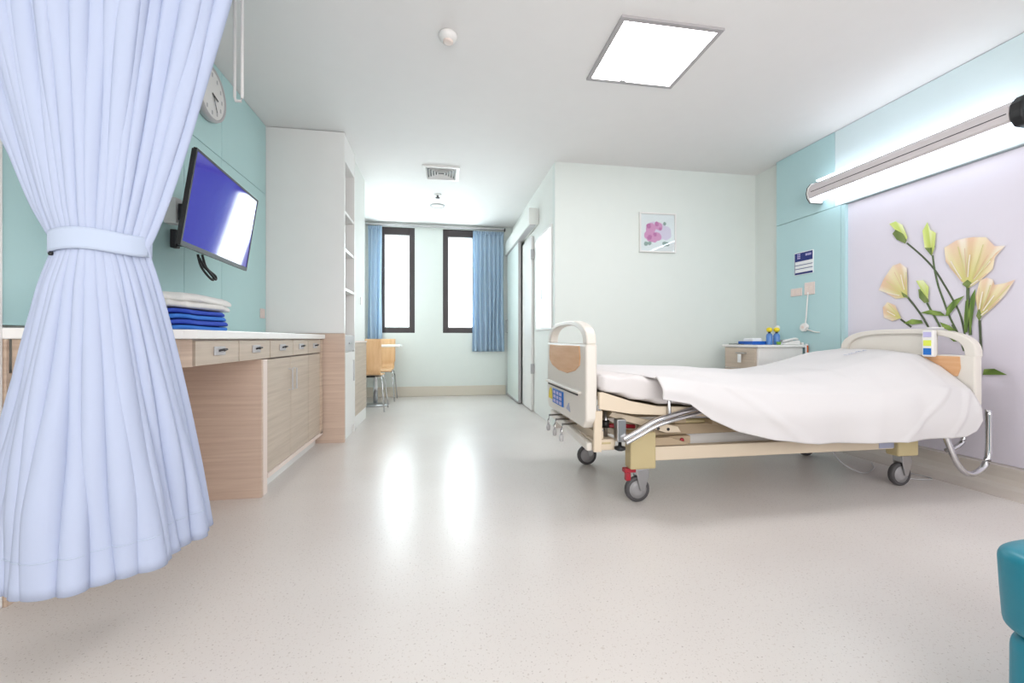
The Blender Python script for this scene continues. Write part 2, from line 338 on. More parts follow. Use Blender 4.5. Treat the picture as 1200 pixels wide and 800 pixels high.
ink([(L, [srgb(((130, 146, 84), (104, 124, 64))[i % 2]) for i in range(len(L))]) for L in CUPS], 'flower_cups', PX-0.0090)

# ---------------------------------------------------------------- corridor doors and high window
hd = struct('door_2', nb((1.105, 1.137, 5.2, 5.78, 0.01, 2.18)), 'white', bevel=0.003)
hd['label'] = 'white hinged door leaf in the corridor wall'
for z in (1.95, 0.53): obj('hinge', nb((1.095, 1.137, 5.165, 5.195, z-0.06, z+0.06)), 'plasg', hd)
sd = struct('door_1', nb((1.052, 1.088, 5.82, 6.80, 0.015, 2.24)), mat('sliding_door_paint', (222, 232, 228), 0.4), bevel=0.002)
obj('edge_strip', nb((1.052, 1.09, 5.805, 5.82, 0.015, 2.24)), 'plasg', sd)
obj('bottom_rail', nb((1.046, 1.05, 5.82, 6.80, 0.015, 0.035)), 'plasg', sd)
obj('door_handle', tube([(1.045, 6.72, 1.0), (1.02, 6.72, 1.0), (1.02, 6.72, 1.2), (1.045, 6.72, 1.2)], 0.008, 8), 'steel', sd)
struct('trim_2', nb((1.02, 1.14, 4.93, 6.84, 2.25, 2.45)), 'wall', bevel=0.004)
obj('track', nb((1.03, 1.10, 4.93, 6.84, 2.24, 2.25)), 'plasg', bpy.data.objects['trim_2'])
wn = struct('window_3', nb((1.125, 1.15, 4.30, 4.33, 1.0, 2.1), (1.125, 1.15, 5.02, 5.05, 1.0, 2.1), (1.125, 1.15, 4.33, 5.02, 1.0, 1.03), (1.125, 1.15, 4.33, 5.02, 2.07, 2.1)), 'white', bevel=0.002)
wn['label'] = 'frosted window with painted-in brightness in the corridor wall'
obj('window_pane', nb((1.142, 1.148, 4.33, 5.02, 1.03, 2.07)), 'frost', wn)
obj('window_latch', nb((1.105, 1.142, 4.66, 4.69, 1.34, 1.46)), 'steel', wn, bevel=0.003)
obj('window_latch', nb((1.105, 1.142, 4.60, 4.625, 1.34, 1.46)), 'steel', wn, bevel=0.003)

# ---------------------------------------------------------------- ceiling fittings
cl = thing('ceiling_light', 'square recessed ceiling light with lit white diffuser and grey rim', 'light', (1.305, 2.53, 2.7))
def ring_bm(x0, x1, y0, y1, z0, z1, t): return nb((x0, x1, y0, y0+t, z0, z1), (x0, x1, y1-t, y1, z0, z1), (x0, x0+t, y0+t, y1-t, z0, z1), (x1-t, x1, y0+t, y1-t, z0, z1))
obj('frame', ring_bm(0.99, 1.62, 2.235, 2.825, 2.686, 2.7, 0.028), 'trim', cl)
obj('diffuser', nb((1.018, 1.592, 2.263, 2.797, 2.692, 2.699)), 'lamp', cl)
obj('latch', nb((1.22, 1.26, 2.78, 2.80, 2.684, 2.692)), 'trim', cl)
cv = thing('ceiling_vent', 'white square air vent with nested louvres in the ceiling towards the windows', 'vent', (0.0, 4.68, 2.7))
obj('frame', ring_bm(-0.19, 0.19, 4.49, 4.87, 2.682, 2.7, 0.03), 'plast', cv)
for k in range(5):
    t = 0.034 + k*0.028
    bm = bmesh.new()
    x0, x1, y0, y1 = -0.19+t, 0.19-t, 4.49+t, 4.87-t
    for a, b in (((x0, y0), (x1, y0)), ((x1, y0), (x1, y1)), ((x1, y1), (x0, y1)), ((x0, y1), (x0, y0))):
        cx, cy = 0.0, 4.68
        def inn(p, s=0.87): return (cx+(p[0]-cx)*(1-0.012/max(0.03, abs(x1-cx))), cy+(p[1]-cy)*(1-0.012/max(0.03, abs(x1-cx))))
        ia, ib = inn(a), inn(b)
        vs = [bm.verts.new((a[0], a[1], 2.678)), bm.verts.new((b[0], b[1], 2.678)), bm.verts.new((ib[0], ib[1], 2.696)), bm.verts.new((ia[0], ia[1], 2.696))]
        bm.faces.new(vs)
    solid(obj('louvre', bm, 'plast', cv), 0.003)
obj('backing', nb((-0.16, 0.16, 4.52, 4.84, 2.697, 2.6995)), 'dark', cv)
sp = thing('sprinkler', 'small chrome fire sprinkler head hanging from the ceiling behind the vent', 'sprinkler', (-0.042, 5.4, 2.7))
obj('escutcheon', lathe([(0.045, 2.699), (0.045, 2.694), (0.02, 2.686)], -0.042, 5.4), 'plast', sp, True)
obj('head', lathe([(0.012, 2.69), (0.012, 2.665), (0.028, 2.66), (0.028, 2.656), (0.006, 2.654)], -0.042, 5.4), 'dark', sp, True)
dl = thing('downlight', 'round flush ceiling fitting nearest the windows', 'light', (-0.05, 5.85, 2.7))
obj('rim', lathe([(0.10, 2.699), (0.10, 2.692), (0.085, 2.688), (0.08, 2.694)], -0.05, 5.85), 'plasg', dl, True)
obj('lens', lathe([(0.079, 2.695), (0.06, 2.69), (0.01, 2.688)], -0.05, 5.85), 'plast', dl, True)
sm = thing('smoke_detector', 'round white smoke detector on the ceiling left of the square light', 'detector', (0.04, 2.55, 2.7))
obj('body', lathe([(0.052, 2.699), (0.055, 2.688), (0.05, 2.672), (0.034, 2.660), (0.012, 2.658)], 0.04, 2.55), 'plast', sm, True)
obj('sensor_ring', lathe([(0.03, 2.664), (0.03, 2.652), (0.02, 2.648), (0.008, 2.648)], 0.04, 2.55), 'edge', sm, True)
dr = thing('ceiling_hanger', 'slender white U-shaped hanging rod dropping from the ceiling beside the big curtain', 'hanger', (-0.80, 1.9, 2.7))
obj('rod', tube([(-0.83, 1.9, 2.695), (-0.83, 1.9, 1.885), (-0.826, 1.9, 1.87), (-0.806, 1.9, 1.87), (-0.802, 1.9, 1.885), (-0.802, 1.9, 2.695)], 0.006, 8), 'plast', dr, True)
obj('ceiling_plate', nb((-0.86, -0.765, 1.87, 1.93, 2.69, 2.7)), 'plast', dr, bevel=0.002)

# ---------------------------------------------------------------- picture
pf = thing('framed_picture', 'small square white framed print of pink blossoms on the back wall', 'picture', (2.25, 4.2, 2.01))
obj('frame', nb((2.045, 2.06, 4.17, 4.199, 1.81, 2.225), (2.44, 2.455, 4.17, 4.199, 1.81, 2.225), (2.06, 2.44, 4.17, 4.199, 1.81, 1.825), (2.06, 2.44, 4.17, 4.199, 2.21, 2.225)), 'plast', pf, bevel=0.003)
obj('mount', nb((2.06, 2.44, 4.185, 4.197, 1.825, 2.21)), 'paper', pf)
def blob(cx, cz, r, n=12, sq=1.0, rnd=random): return [(cx+r*(0.75+0.35*rnd.random())*math.cos(2*PI*k/n), cz+sq*r*(0.75+0.35*rnd.random())*math.sin(2*PI*k/n)) for k in range(n)]
for i, (m, L) in enumerate((('palep', [(2.28, 2.03, 0.10), (2.34, 2.02, 0.08), (2.20, 2.07, 0.07)]), ('pink', [(2.17, 2.06, 0.065), (2.19, 1.97, 0.065), (2.26, 2.09, 0.05), (2.25, 1.98, 0.05), (2.13, 1.99, 0.04)]),
              ('pinkd', [(2.15, 2.085, 0.028), (2.16, 1.965, 0.03), (2.24, 2.11, 0.026), (2.22, 2.0, 0.022), (2.28, 2.06, 0.018)]), ('greyg', [(2.12, 1.90, 0.026), (2.16, 1.905, 0.022), (2.33, 1.905, 0.03), (2.36, 1.90, 0.024), (2.33, 2.115, 0.02)]))):
    bm = bmesh.new()
    for j, (x, z, r) in enumerate(L): prism(blob(x, z, r), 'y', 4.1845-i*0.0006-j*0.00008, 4.186, bm)
    obj('printed_blossom', bm, m, pf)
obj('glazing', nb((2.06, 2.44, 4.176, 4.178, 1.825, 2.21)), 'glass', pf)

# ---------------------------------------------------------------- left side: counter run
ct = thing('built_in_counter', 'long white-topped oak built-in counter with drawers along the teal wall', 'counter', (-1.23, 2.8, 0))
front = [(-1.455, 1.70), (-1.36, 1.725), (-1.24, 1.775), (-1.12, 1.835), (-1.03, 1.895), (-0.995, 1.94)]
def off(L, dx): return [(x+dx, y-dx*0.6) for x, y in L]
topo = [(-1.459, 3.895), (-1.459, 1.685), (-1.36, 1.705), (-1.235, 1.757), (-1.105, 1.82), (-1.01, 1.885), (-0.982, 1.93), (-0.982, 3.878)]
obj('worktop', prism(topo, 'z', 0.900, 0.938), 'top', ct, bevel=0.004)
fr = [(-1.44, 1.71), (-1.35, 1.727), (-1.232, 1.777), (-1.115, 1.84), (-1.03, 1.905), (-1.005, 1.937)]
obj('curved_apron', prism(fr + [(-1.025, 1.94), (-1.045, 1.92), (-1.125, 1.86), (-1.24, 1.797), (-1.355, 1.747), (-1.44, 1.73)], 'z', 0.785, 0.899), 'wood', ct)
ys = [1.945, 2.335, 2.730, 3.123, 3.463, 3.80]
obj('drawer_rail', nb((-1.45, -1.022, 1.945, 3.87, 0.785, 0.797), (-1.03, -1.02, 1.945, 3.87, 0.892, 0.899)), 'edge', ct)
for k in range(5):
    d = obj('drawer', nb((-1.02, -1.0, ys[k]+0.006, ys[k+1]-0.004, 0.788, 0.892)), 'woodg', ct, bevel=0.0015)
    yc = (ys[k]+ys[k+1])/2
    obj('recessed_pull', nb((-0.9995, -0.994, yc-0.05, yc+0.05, 0.826, 0.866)), 'plasg', d, bevel=0.003)
    obj('handle', tube([(-0.996, yc-0.012, 0.846), (-0.978, yc, 0.852), (-0.978, yc+0.025, 0.852), (-0.996, yc+0.035, 0.846)], 0.005, 8), 'dark', d)
obj('filler_strip', nb((-1.02, -1.0, 3.802, 3.87, 0.1, 0.892)), 'wood', ct)
obj('back_panel', nb((-1.4595, -1.44, 1.70, 3.87, 0.0, 0.784)), 'wood', ct)
obj('side_panel', nb((-1.44, -1.005, 2.62, 2.642, 0.0, 0.784)), 'woodp', ct)
obj('near_edge_panel', nb((-1.4595, -1.44, 1.691, 1.70, 0.0, 0.899)), 'wood', ct)
bc = thing('base_cabinet', 'oak two-door base cabinet under the counter beside the knee space', 'cabinet', (-1.2, 3.2, 0))
obj('carcass', nb((-1.43, -1.03, 2.645, 3.87, 0.1, 0.78)), 'edge', bc)
obj('edge_post', nb((-1.03, -1.004, 2.645, 2.70, 0.0, 0.782)), 'edge', bc, bevel=0.002)
obj('plinth', nb((-1.43, -1.06, 2.70, 3.87, 0.0, 0.1)), 'top', bc)
obj('base_rail', nb((-1.03, -1.0, 2.70, 3.87, 0.085, 0.112)), 'edge', bc)
for (a, b, hy) in ((2.705, 3.10, 3.062), (3.106, 3.485, 3.145), (3.49, 3.80, 3.53)):
    d = obj('door', nb((-1.028, -1.006, a, b, 0.114, 0.778)), 'woodg', bc, bevel=0.0015)
    if hy < 3.5: obj('handle', tube([(-1.006, hy, 0.56), (-0.982, hy, 0.56), (-0.982, hy, 0.70), (-1.006, hy, 0.70)], 0.005, 8), 'plasg', d)

tc = thing('tall_shelf_unit', 'tall white shelf unit with pink-oak lower front at the end of the counter', 'shelf unit', (-1.15, 4.1, 0))
obj('upper_front', nb((-1.4845, -0.83, 3.90, 3.93, 0.952, 2.695)), 'white', tc)
obj('lower_front', nb((-1.4845, -0.83, 3.90, 3.93, 0.0, 0.948)), 'woodp', tc)
obj('back', nb((-1.4845, -1.46, 3.93, 4.34, 0.0, 2.695)), 'white', tc)
obj('far_side', nb((-1.46, -0.83, 4.335, 4.362, 0.0, 2.695)), 'white', tc)
obj('header', nb((-1.46, -0.832, 3.93, 4.335, 2.46, 2.695)), 'white', tc)
for z in (2.02, 1.69, 1.34): obj('shelf', nb((-1.46, -0.836, 3.932, 4.333, z-0.012, z+0.012)), 'white', tc)
obj('base_box', nb((-1.46, -0.85, 3.932, 4.333, 0.0, 0.935)), 'white', tc)
d = obj('drawer', nb((-0.85, -0.832, 3.936, 4.33, 0.79, 0.93)), 'plasg', tc, bevel=0.002); obj('handle', nb((-0.832, -0.82, 4.08, 4.2, 0.852, 0.868)), 'steel', d)
d = obj('door', nb((-0.85, -0.832, 3.936, 4.33, 0.08, 0.78)), 'white', tc, bevel=0.002); obj('handle', nb((-0.832, -0.82, 4.28, 4.295, 0.5, 0.7)), 'steel', d)

lc = thing('low_cabinet', 'low grey-beige cabinet with white plinth behind the tall shelf unit', 'cabinet', (-0.85, 4.7, 0))
obj('carcass', nb((-0.859, -0.842, 4.375, 5.075, 0.13, 0.86)), 'woodg', lc, bevel=0.002)
obj('plinth', nb((-0.859, -0.848, 4.375, 5.075, 0.0, 0.128)), 'white', lc)
obj('cap', nb((-0.859, -0.835, 4.37, 5.08, 0.862, 0.88)), 'edge', lc)
sw = tag(obj('light_switch', nb((-0.8595, -0.852, 4.80, 4.87, 1.27, 1.35)), 'plast', bevel=0.003), 'small white light switch on the narrow wall past the shelf unit', 'switch')

# folded linen on the counter; each layer a rounded slab, slightly shifted
def folded(name, label, x0, x1, y0, y1, z0, h, m, layers, jit, cat='linen', group=None, dome=0.0):
    t = thing(name, label, cat, ((x0+x1)/2, (y0+y1)/2, z0), 0, group)
    lh = h/layers; rnd = random.Random(int(z0*1000))
    for k in range(layers):
        a, b = z0+k*lh+0.0006, z0+(k+1)*lh-0.0006; jx, jy = rnd.uniform(-jit, jit), rnd.uniform(-jit, jit)
        X0, X1, Y0, Y1 = x0+jx, x1+jx, y0+jy, y1-jy*0.5
        ph = rnd.uniform(0, 6)
        def fn(u, v, a=a, b=b, X0=X0, X1=X1, Y0=Y0, Y1=Y1, ph=ph):
            ang = 2*PI*u; n = 5.0
            cu = abs(math.cos(ang))**(2/n)*math.copysign(1, math.cos(ang)); su = abs(math.sin(ang))**(2/n)*math.copysign(1, math.sin(ang))
            w_ = PI*v; r = math.sin(w_)**0.18 if 0 < v < 1 else 0; cb = math.copysign(abs(math.cos(w_))**0.55, math.cos(w_))
            x = (X0+X1)/2+cu*(X1-X0)/2*(0.0+r); y = (Y0+Y1)/2+su*(Y1-Y0)/2*r
            z = lerp(a, b, 0.5-0.5*cb) + 0.16*(b-a)*math.sin(5*ang+ph)*r*(1-abs(2*v-1)) + (dome*(1-r**6) if v > 0.5 else 0)
            x += 0.006*math.sin(9*ang+ph)*r; y += 0.006*math.cos(8*ang+ph)*r
            return (x, y, z)
        obj('folded_layer', grid(fn, 48, 10), m if k % 2 == 0 or m != 'scru' else 'scrd', t, True)
    return t
folded('folded_scrubs', 'stack of folded bright blue scrubs on the white counter', -1.42, -1.09, 2.02, 2.49, 0.9385, 0.098, 'scru', 4, 0.016)
folded('folded_towel', 'rumpled folded white towel lying on top of the blue scrubs', -1.42, -1.08, 2.02, 2.50, 1.0385, 0.052, 'towel', 2, 0.010, dome=0.022)

# ---------------------------------------------------------------- clock
ck = thing('wall_clock', 'round pale grey wall clock high on the teal wall above the television', 'clock', (-1.46, 2.95, 2.43))
cy_, cz_ = 2.95, 2.44
obj('case', lathe([(0.165, -1.459), (0.17, -1.43), (0.165, -1.412), (0.152, -1.412), (0.15, -1.418)], 0, cy_, 'x', 40, cz=cz_), 'plasg', ck, True)
obj('dial', lathe([(0.15, -1.420), (0.15, -1.4175)], 0, cy_, 'x', 40, cz=cz_), 'plast', ck)
bm = bmesh.new()
for k in range(12):
    a = k*PI/6; 
    for s_ in (0.118,):
        c0 = Vector((-1.4165, cy_+s_*math.sin(a), cz_+s_*math.cos(a))); B(bm, c0.x-0.0008, c0.x+0.0008, c0.y-0.006, c0.y+0.006, c0.z-0.012, c0.z+0.012)
tag(obj('hour_marks', bm, 'plasg', ck), kind='stuff')
obj('hand', prism([(cy_-0.004, cz_+0.004), (cy_-0.002, cz_-0.006), (cy_+0.065, cz_-0.02), (cy_+0.065, cz_-0.012)], 'x', -1.4145, -1.412), 'dark', ck)
obj('hand', prism([(cy_-0.003, cz_), (cy_+0.003, cz_), (cy_+0.052, cz_-0.095), (cy_+0.046, cz_-0.097)], 'x', -1.4125, -1.4105), 'rubber', ck)

# ---------------------------------------------------------------- television
tv = thing('television', 'flat screen television tilted down on a wall arm, blue-violet screen', 'television', (-1.15, 2.52, 1.55))
yaw, pit = 0.055, 0.150; W_, H_ = 0.765, 0.448
ry = Vector((-math.sin(yaw), math.cos(yaw), 0)); rn = Vector((math.cos(yaw), math.sin(yaw), 0)); ru = Vector((0, 0, 1))*math.cos(pit)+rn*math.sin(pit); rn2 = ry.cross(ru).normalized()
tvc = Vector((-1.146, 2.519, 1.545))
def TV(a, b, c): return tvc + ry*a + ru*b + rn2*c
def tvbox(bm, a0, a1, b0, b1, c0, c1):
    v = [bm.verts.new(TV(a, b, c)) for c in (c0, c1) for b in (b0, b1) for a in (a0, a1)]
    for f in ((0, 2, 3, 1), (4, 5, 7, 6), (0, 1, 5, 4), (2, 6, 7, 3), (0, 4, 6, 2), (1, 3, 7, 5)): bm.faces.new([v[i] for i in f])
    return bm
hw, hh = W_/2, H_/2
obj('housing', tvbox(bmesh.new(), -hw+0.003, hw-0.003, -hh+0.003, hh-0.003, -0.022, -0.004), 'black', tv, bevel=0.004)
bm = bmesh.new(); tvbox(bm, -hw, hw, hh-0.011, hh, -0.012, 0.002); tvbox(bm, -hw, -hw+0.011, -hh+0.022, hh-0.011, -0.012, 0.002); tvbox(bm, hw-0.011, hw, -hh+0.022, hh-0.011, -0.012, 0.002); tvbox(bm, -hw, hw, -hh, -hh+0.022, -0.012, 0.002)
obj('bezel', bm, 'black', tv)
obj('screen', tvbox(bmesh.new(), -hw+0.011, hw-0.011, -hh+0.022, hh-0.011, -0.003, -0.0005), 'screen', tv)
bm = bmesh.new(); tvbox(bm, -0.22, 0.15, -0.16, 0.16, -0.065, -0.023); obj('rear_bulge', bm, 'black', tv, bevel=0.01)
tm = thing('television_wall_mount', 'swivel wall bracket with white plate behind the television', 'bracket', (-1.46, 2.50, 1.6))
obj('wall_plate', nb((-1.4595, -1.40, 2.545, 2.605, 1.52, 1.66)), 'plast', tm, bevel=0.004)
obj('arm', nb((-1.399, -1.225, 2.56, 2.60, 1.54, 1.63)), 'dark', tm, bevel=0.004)
obj('lower_bracket', nb((-1.4595, -1.43, 2.60, 2.64, 1.40, 1.50), (-1.43, -1.23, 2.61, 2.63, 1.41, 1.43)), 'dark', tm, bevel=0.003)
cab = []
for k in range(40):
    t = k/39
    cab.append((-1.27+0.02*math.sin(9*t), 2.46+0.09*t+0.025*math.sin(t*14), 1.335-0.10*math.sin(PI*min(1, t*1.1))*(1 if t < .6 else .9)))
tag(obj('television_cable', tube(smoothpath([(-1.25, 2.46, 1.34), (-1.24, 2.47, 1.28), (-1.23, 2.52, 1.235), (-1.225, 2.56, 1.22), (-1.225, 2.55, 1.25), (-1.235, 2.49, 1.28), (-1.24, 2.455, 1.32), (-1.235, 2.48, 1.29), (-1.22, 2.54, 1.24), (-1.22, 2.575, 1.225), (-1.22, 2.57, 1.245), (-1.235, 2.51, 1.28), (-1.245, 2.49, 1.345)], 4), 0.006, 6), 'black', smooth=True), 'looped black cable dangling below the television', 'cable')
so = thing('wall_socket', 'pale socket plate low on the teal wall at the far end of the counter', 'socket', (-1.46, 3.83, 1.11))
obj('plate', nb((-1.4595, -1.452, 3.77, 3.86, 1.07, 1.15)), 'sock', so, bevel=0.003); obj('outlet', nb((-1.452, -1.449, 3.79, 3.84, 1.09, 1.13)), 'edge', so, bevel=0.002)

# ---------------------------------------------------------------- window curtains, chairs and table in the alcove
def wcurtain(label, x0, x1, z0, z1, n, y=6.79):
    t = thing('window_curtain', label, 'curtain', ((x0+x1)/2, y, z1), 0, 'sky blue curtains at the end windows')
    def fn(u, v):
        x = lerp(x0, x1, u) + 0.012*math.sin(5*v+u*9)*(v); a = 0.018+0.014*v
        ph = 2*PI*n*u + 0.6*math.sin(3*u*PI)*v
        yy = y + a*math.sin(ph) + (0.006*math.sin(2*PI*n*2*u) if v < 0.06 else 0)
        return (x, yy, lerp(z1, z0, v))
    solid(obj('cloth', grid(fn, n*14, 30), 'wcurt', t, True), 0.003)
    def fh(u, v): return (lerp(x0, x1, u), y-0.012 + 0.014*math.sin(2*PI*n*2.0*u), lerp(z1+0.004, z1-0.05, v))
    solid(obj('heading_tape', grid(fh, n*16, 4), 'wcurt', t, True), 0.004)
    return t
wcurtain('sky blue curtain at the left edge of the left dark-framed window', -1.10, -0.90, 0.62, 2.63, 3)
wcurtain('sky blue curtain gathered at the right of the right dark-framed window', 0.50, 0.99, 0.70, 2.61, 7)
cr = thing('curtain_rail', 'thin white curtain rail along the top of the window wall', 'curtain rail', (0, 6.79, 2.66))
obj('rail', nb((-1.13, 1.0, 6.76, 6.82, 2.645, 2.665)), 'plasg', cr, bevel=0.003)
obj('end_stop', nb((1.0, 1.015, 6.755, 6.825, 2.63, 2.67)), 'black', cr)

def chair(label, x, y, rz):
    t = thing('dining_chair', label, 'chair', (x, y, 0), rz, 'plywood chairs at the alcove table'); t['local'] = 1
    # local: faces +y, seat centre over origin
    def fn(u, v):
        # profile: v 0 back top -> seat front
        prof = [(-0.235, 0.90), (-0.215, 0.78), (-0.20, 0.62), (-0.19, 0.52), (-0.165, 0.475), (-0.12, 0.458), (0, 0.452), (0.12, 0.458), (0.19, 0.455), (0.22, 0.44)]
        k = v*(len(prof)-1); i = min(int(k), len(prof)-2); f = k-i
        yy = lerp(prof[i][0], prof[i+1][0], f); zz = lerp(prof[i][1], prof[i+1][1], f)
        wdt = 0.20 - (0.012 if v > 0.3 else 0); s_ = 2*u-1
        return (s_*wdt, yy + (0.02*s_*s_ if v < 0.3 else 0), zz)
    o = obj('seat_shell', grid(fn, 12, 36), 'ply', t, True); solid(o, 0.012)
    obj('under_seat_plate', nb((-0.12, 0.12, -0.10, 0.12, 0.425, 0.443)), 'black', t)
    for sx in (-1, 1):
        for (y0, y1) in ((0.10, 0.20), (-0.10, -0.17)):
            obj('leg', tube([(sx*0.11, y0, 0.434), (sx*0.185, y0*1.1, 0.428), (sx*0.2, (y0+y1)/2, 0.36), (sx*0.23, y1, 0.008)], 0.0095, 8), 'chrome', t, True)
            
    return t
chair('light plywood chair with chrome legs seen from behind, nearer to the shelf unit', -0.915, 5.56, 0)
chair('light plywood chair with chrome legs on the far side of the small table', -0.885, 6.46, PI)
tb = thing('small_table', 'small white-topped pedestal table between the two plywood chairs', 'table', (-0.84, 6.02, 0))
obj('tabletop', nb((-1.14, -0.54, 5.80, 6.22, 0.792, 0.82)), 'top', tb, bevel=0.008)
obj('column', lathe([(0.03, 0.03), (0.028, 0.79)], -0.88, 6.02), 'chrome', tb, True)
obj('base', lathe([(0.18, 0.001), (0.18, 0.012), (0.12, 0.024), (0.035, 0.035)], -0.88, 6.02, n=32), 'steel', tb, True)

# ================================================================ THE BIG CURTAIN
cu = thing('privacy_curtain', 'large pale blue tied-back privacy curtain hanging in the left foreground', 'curtain', (-0.93, 1.35, 2.7))
bot = smoothpath([(-1.33, 1.45, 0.25), (-1.19, 1.378, 0.25), (-1.085, 1.315, 0.25), (-0.993, 1.285, 0.25), (-0.90, 1.325, 0.25), (-0.84, 1.41, 0.25), (-0.81, 1.51, 0.25), (-0.80, 1.67, 0.25)], 12)
topc = smoothpath([(-1.43, 1.22, 2.68), (-1.2, 1.27, 2.68), (-0.9, 1.38, 2.68), (-0.55, 1.56, 2.68)], 30)
tie = smoothpath([(-1.045, 1.375, 1.2), (-1.02, 1.335, 1.2), (-0.95, 1.31, 1.2), (-0.88, 1.335, 1.2), (-0.835, 1.385, 1.2)], 20)
def along(P, s):
    L = [0]
    for i in range(len(P)-1): L.append(L[-1]+(P[i+1]-P[i]).length)
    t = s*L[-1]
    for i in range(len(P)-1):
        if t <= L[i+1]+1e-9:
            f = (t-L[i])/(L[i+1]-L[i]); return P[i].lerp(P[i+1], f), (P[i+1]-P[i]).normalized()
    return P[-1], (P[-1]-P[-2]).normalized()
ZT = 1.155
NP = 21
rp = random.Random(3)
pw = [rp.uniform(0.45, 1.7) for _ in range(NP)]; tot = sum(pw); cum = [0]
for p in pw: cum.append(cum[-1]+p/tot)
dep = [rp.uniform(0.6, 1.3) for _ in range(NP+1)]
def pleat(s):
    for i in range(NP):
        if s <= cum[i+1] or i == NP-1:
            f = (s-cum[i])/(cum[i+1]-cum[i]); return i, f
    return NP-1, 1
def hnoise(a, b): return math.sin(a*12.9+b*4.1)*0.5+math.sin(a*31.3-b*7.7+1.3)*0.3+math.sin(a*57+b*2.2)*0.2
def curtain_pt(s, z):
    if z >= ZT:
        k = (z-ZT)/(2.68-ZT); e = k**0.86; A, tA = along(tie, s); Bp, tB = along(topc, s)
        # outer edges belly a little
        p = A.lerp(Bp, e); tg = (tA.lerp(tB, k)).normalized(); amp = lerp(0.012, 0.050, min(1, k*1.6)); sh = 0.0
    else:
        k = (ZT-z)/(ZT-0.25); e = k**0.80; A, tA = along(tie, s); Bp, tB = along(bot, s)
        p = A.lerp(Bp, e); tg = (tA.lerp(tB, k)).normalized(); amp = lerp(0.012, 0.046, min(1, k*1.3))
        # flat panels towards both outer edges at the bottom, deep pleats in the middle
        amp *= 0.35+0.9*sstep(0.03, 0.22, s)*(1-sstep(0.78, 0.97, s))
    nrm = Vector((tg.y, -tg.x, 0)).normalized()
    i, f = pleat(s)
    q = (1-abs(2*f-1)**2.2); dd = lerp(dep[i], dep[i+1], f)
    o = amp*dd*(q*1.7-0.9)
    o += amp*0.35*hnoise(s*2.2, z*1.1)
    side = -amp*0.55*math.sin(2*PI*f)*dd*0.6
    if abs(z-ZT) < 0.10: o *= 0.45+0.55*abs(z-ZT)/0.10
    zz = z
    r = p + nrm*o + tg*side
    if z < 0.5: zz = z
    return (r.x, r.y, zz)
def cfn(u, v):
    z = lerp(2.68, 0.25, v); return curtain_pt(u, z)
co = obj('curtain_cloth', grid(cfn, NP*14, 80), 'curt', cu, 'keep'); solid(co, 0.0025)
for p in co.data.polygons: p.use_smooth = True
def hemfn(u, v):
    z = lerp(0.345, 0.342, v); x, y, z2 = curtain_pt(u, z); n = Vector((x-(-0.95), y-1.9, 0)).normalized(); return (x+n.x*0.0022, y+n.y*0.0022, z2)
hb_ = bmesh.new(); prev = None
co2 = obj('hem_stitching', grid(hemfn, NP*14, 1, hb_), 'band', cu, True); solid(co2, 0.001)
# tie band wraps around the gathered cloth
def bandfn(u, v):
    a = -PI*u*2; cx, cy = -0.942, 1.375
    rx, ryy = 0.108, 0.078
    x = cx + rx*math.cos(a); y = cy + ryy*math.sin(a)
    x, y = cx+(x-cx)*1.0, cy+(y-cy)+ (x-cx)*0.10
    return (x, y, lerp(1.192, 1.135, v) + 0.004*math.sin(3*a) + 0.010*math.sin(a+PI/2)*0)
bo = obj('tie_band', grid(bandfn, 60, 6), 'band', cu, True); solid(bo, 0.004)
bb = bmesh.new()
for zz in (1.187, 1.140): tube([bandfn(k/60, (1.192-zz)/0.057) for k in range(61)], 0.0014, 5, bb)
obj('band_stitching', bb, 'wcurt', cu, True)
obj('tie_button', lathe([(0.005, 1.122), (0.006, 1.127), (0.004, 1.132)], -1.022, 1.318), 'black', cu, True)
ctk = thing('curtain_track', 'white ceiling track carrying the privacy curtain above the frame', 'curtain rail', (-0.93, 1.35, 2.69))
obj('track', tube([p + Vector((0, 0, 0.011)) for p in topc], 0.008, 6), 'plast', ctk)

# ================================================================ BED
bed = thing('hospital_bed', 'electric hospital bed with beige frame on castors, foot end towards the left', 'bed', (1.95, 2.55, 0))
FX0, FX1 = 0.75, 0.815
def arch(y0, y1, z0, z1, n=24, p=2.6):
    cy, hw_ = (y0+y1)/2, (y1-y0)/2; out = []
    for k in range(n+1):
        a = PI*k/n; c_, s_ = math.cos(a), math.sin(a)
        out.append((cy-hw_*math.copysign(abs(c_)**(2/p), c_), z0+(z1-z0)*abs(s_)**(2/p)))
    return out
def archring(o, i, x0, x1):
    bm = bmesh.new(); n = len(o); V = [[bm.verts.new((x, p[0], p[1])) for p in L] for L in (o, i) for x in (x0, x1)]  # o-x0,o-x1,i-x0,i-x1
    for k in range(n-1):
        bm.faces.new((V[0][k], V[0][k+1], V[1][k+1], V[1][k])); bm.faces.new((V[2][k], V[3][k], V[3][k+1], V[2][k+1]))
        bm.faces.new((V[0][k], V[2][k], V[2][k+1], V[0][k+1])); bm.faces.new((V[1][k], V[1][k+1], V[3][k+1], V[3][k]))
    for k in (0, n-1): bm.faces.new((V[0][k], V[1][k], V[3][k], V[2][k]))
    return bm
fb = obj('footboard', prism([(2.15, 0.47), (2.20, 0.42), (2.93, 0.42), (2.97, 0.46), (2.97, 0.875), (2.15, 0.875)], 'x', FX0, FX1), 'shell', bed, bevel=0.014, seg=3)
o_ = arch(2.15, 2.97, 0.872, 1.01); i_ = arch(2.215, 2.905, 0.872, 0.982)
obj('handle_arch', archring(o_, i_, FX0+0.004, FX1-0.004), 'shell', fb, bevel=0.008, seg=2)
shp = [(2.25, 0.862), (2.235, 0.80), (2.245, 0.755), (2.33, 0.72), (2.48, 0.695), (2.66, 0.70), (2.82, 0.725), (2.89, 0.76), (2.895, 0.81), (2.88, 0.862)]
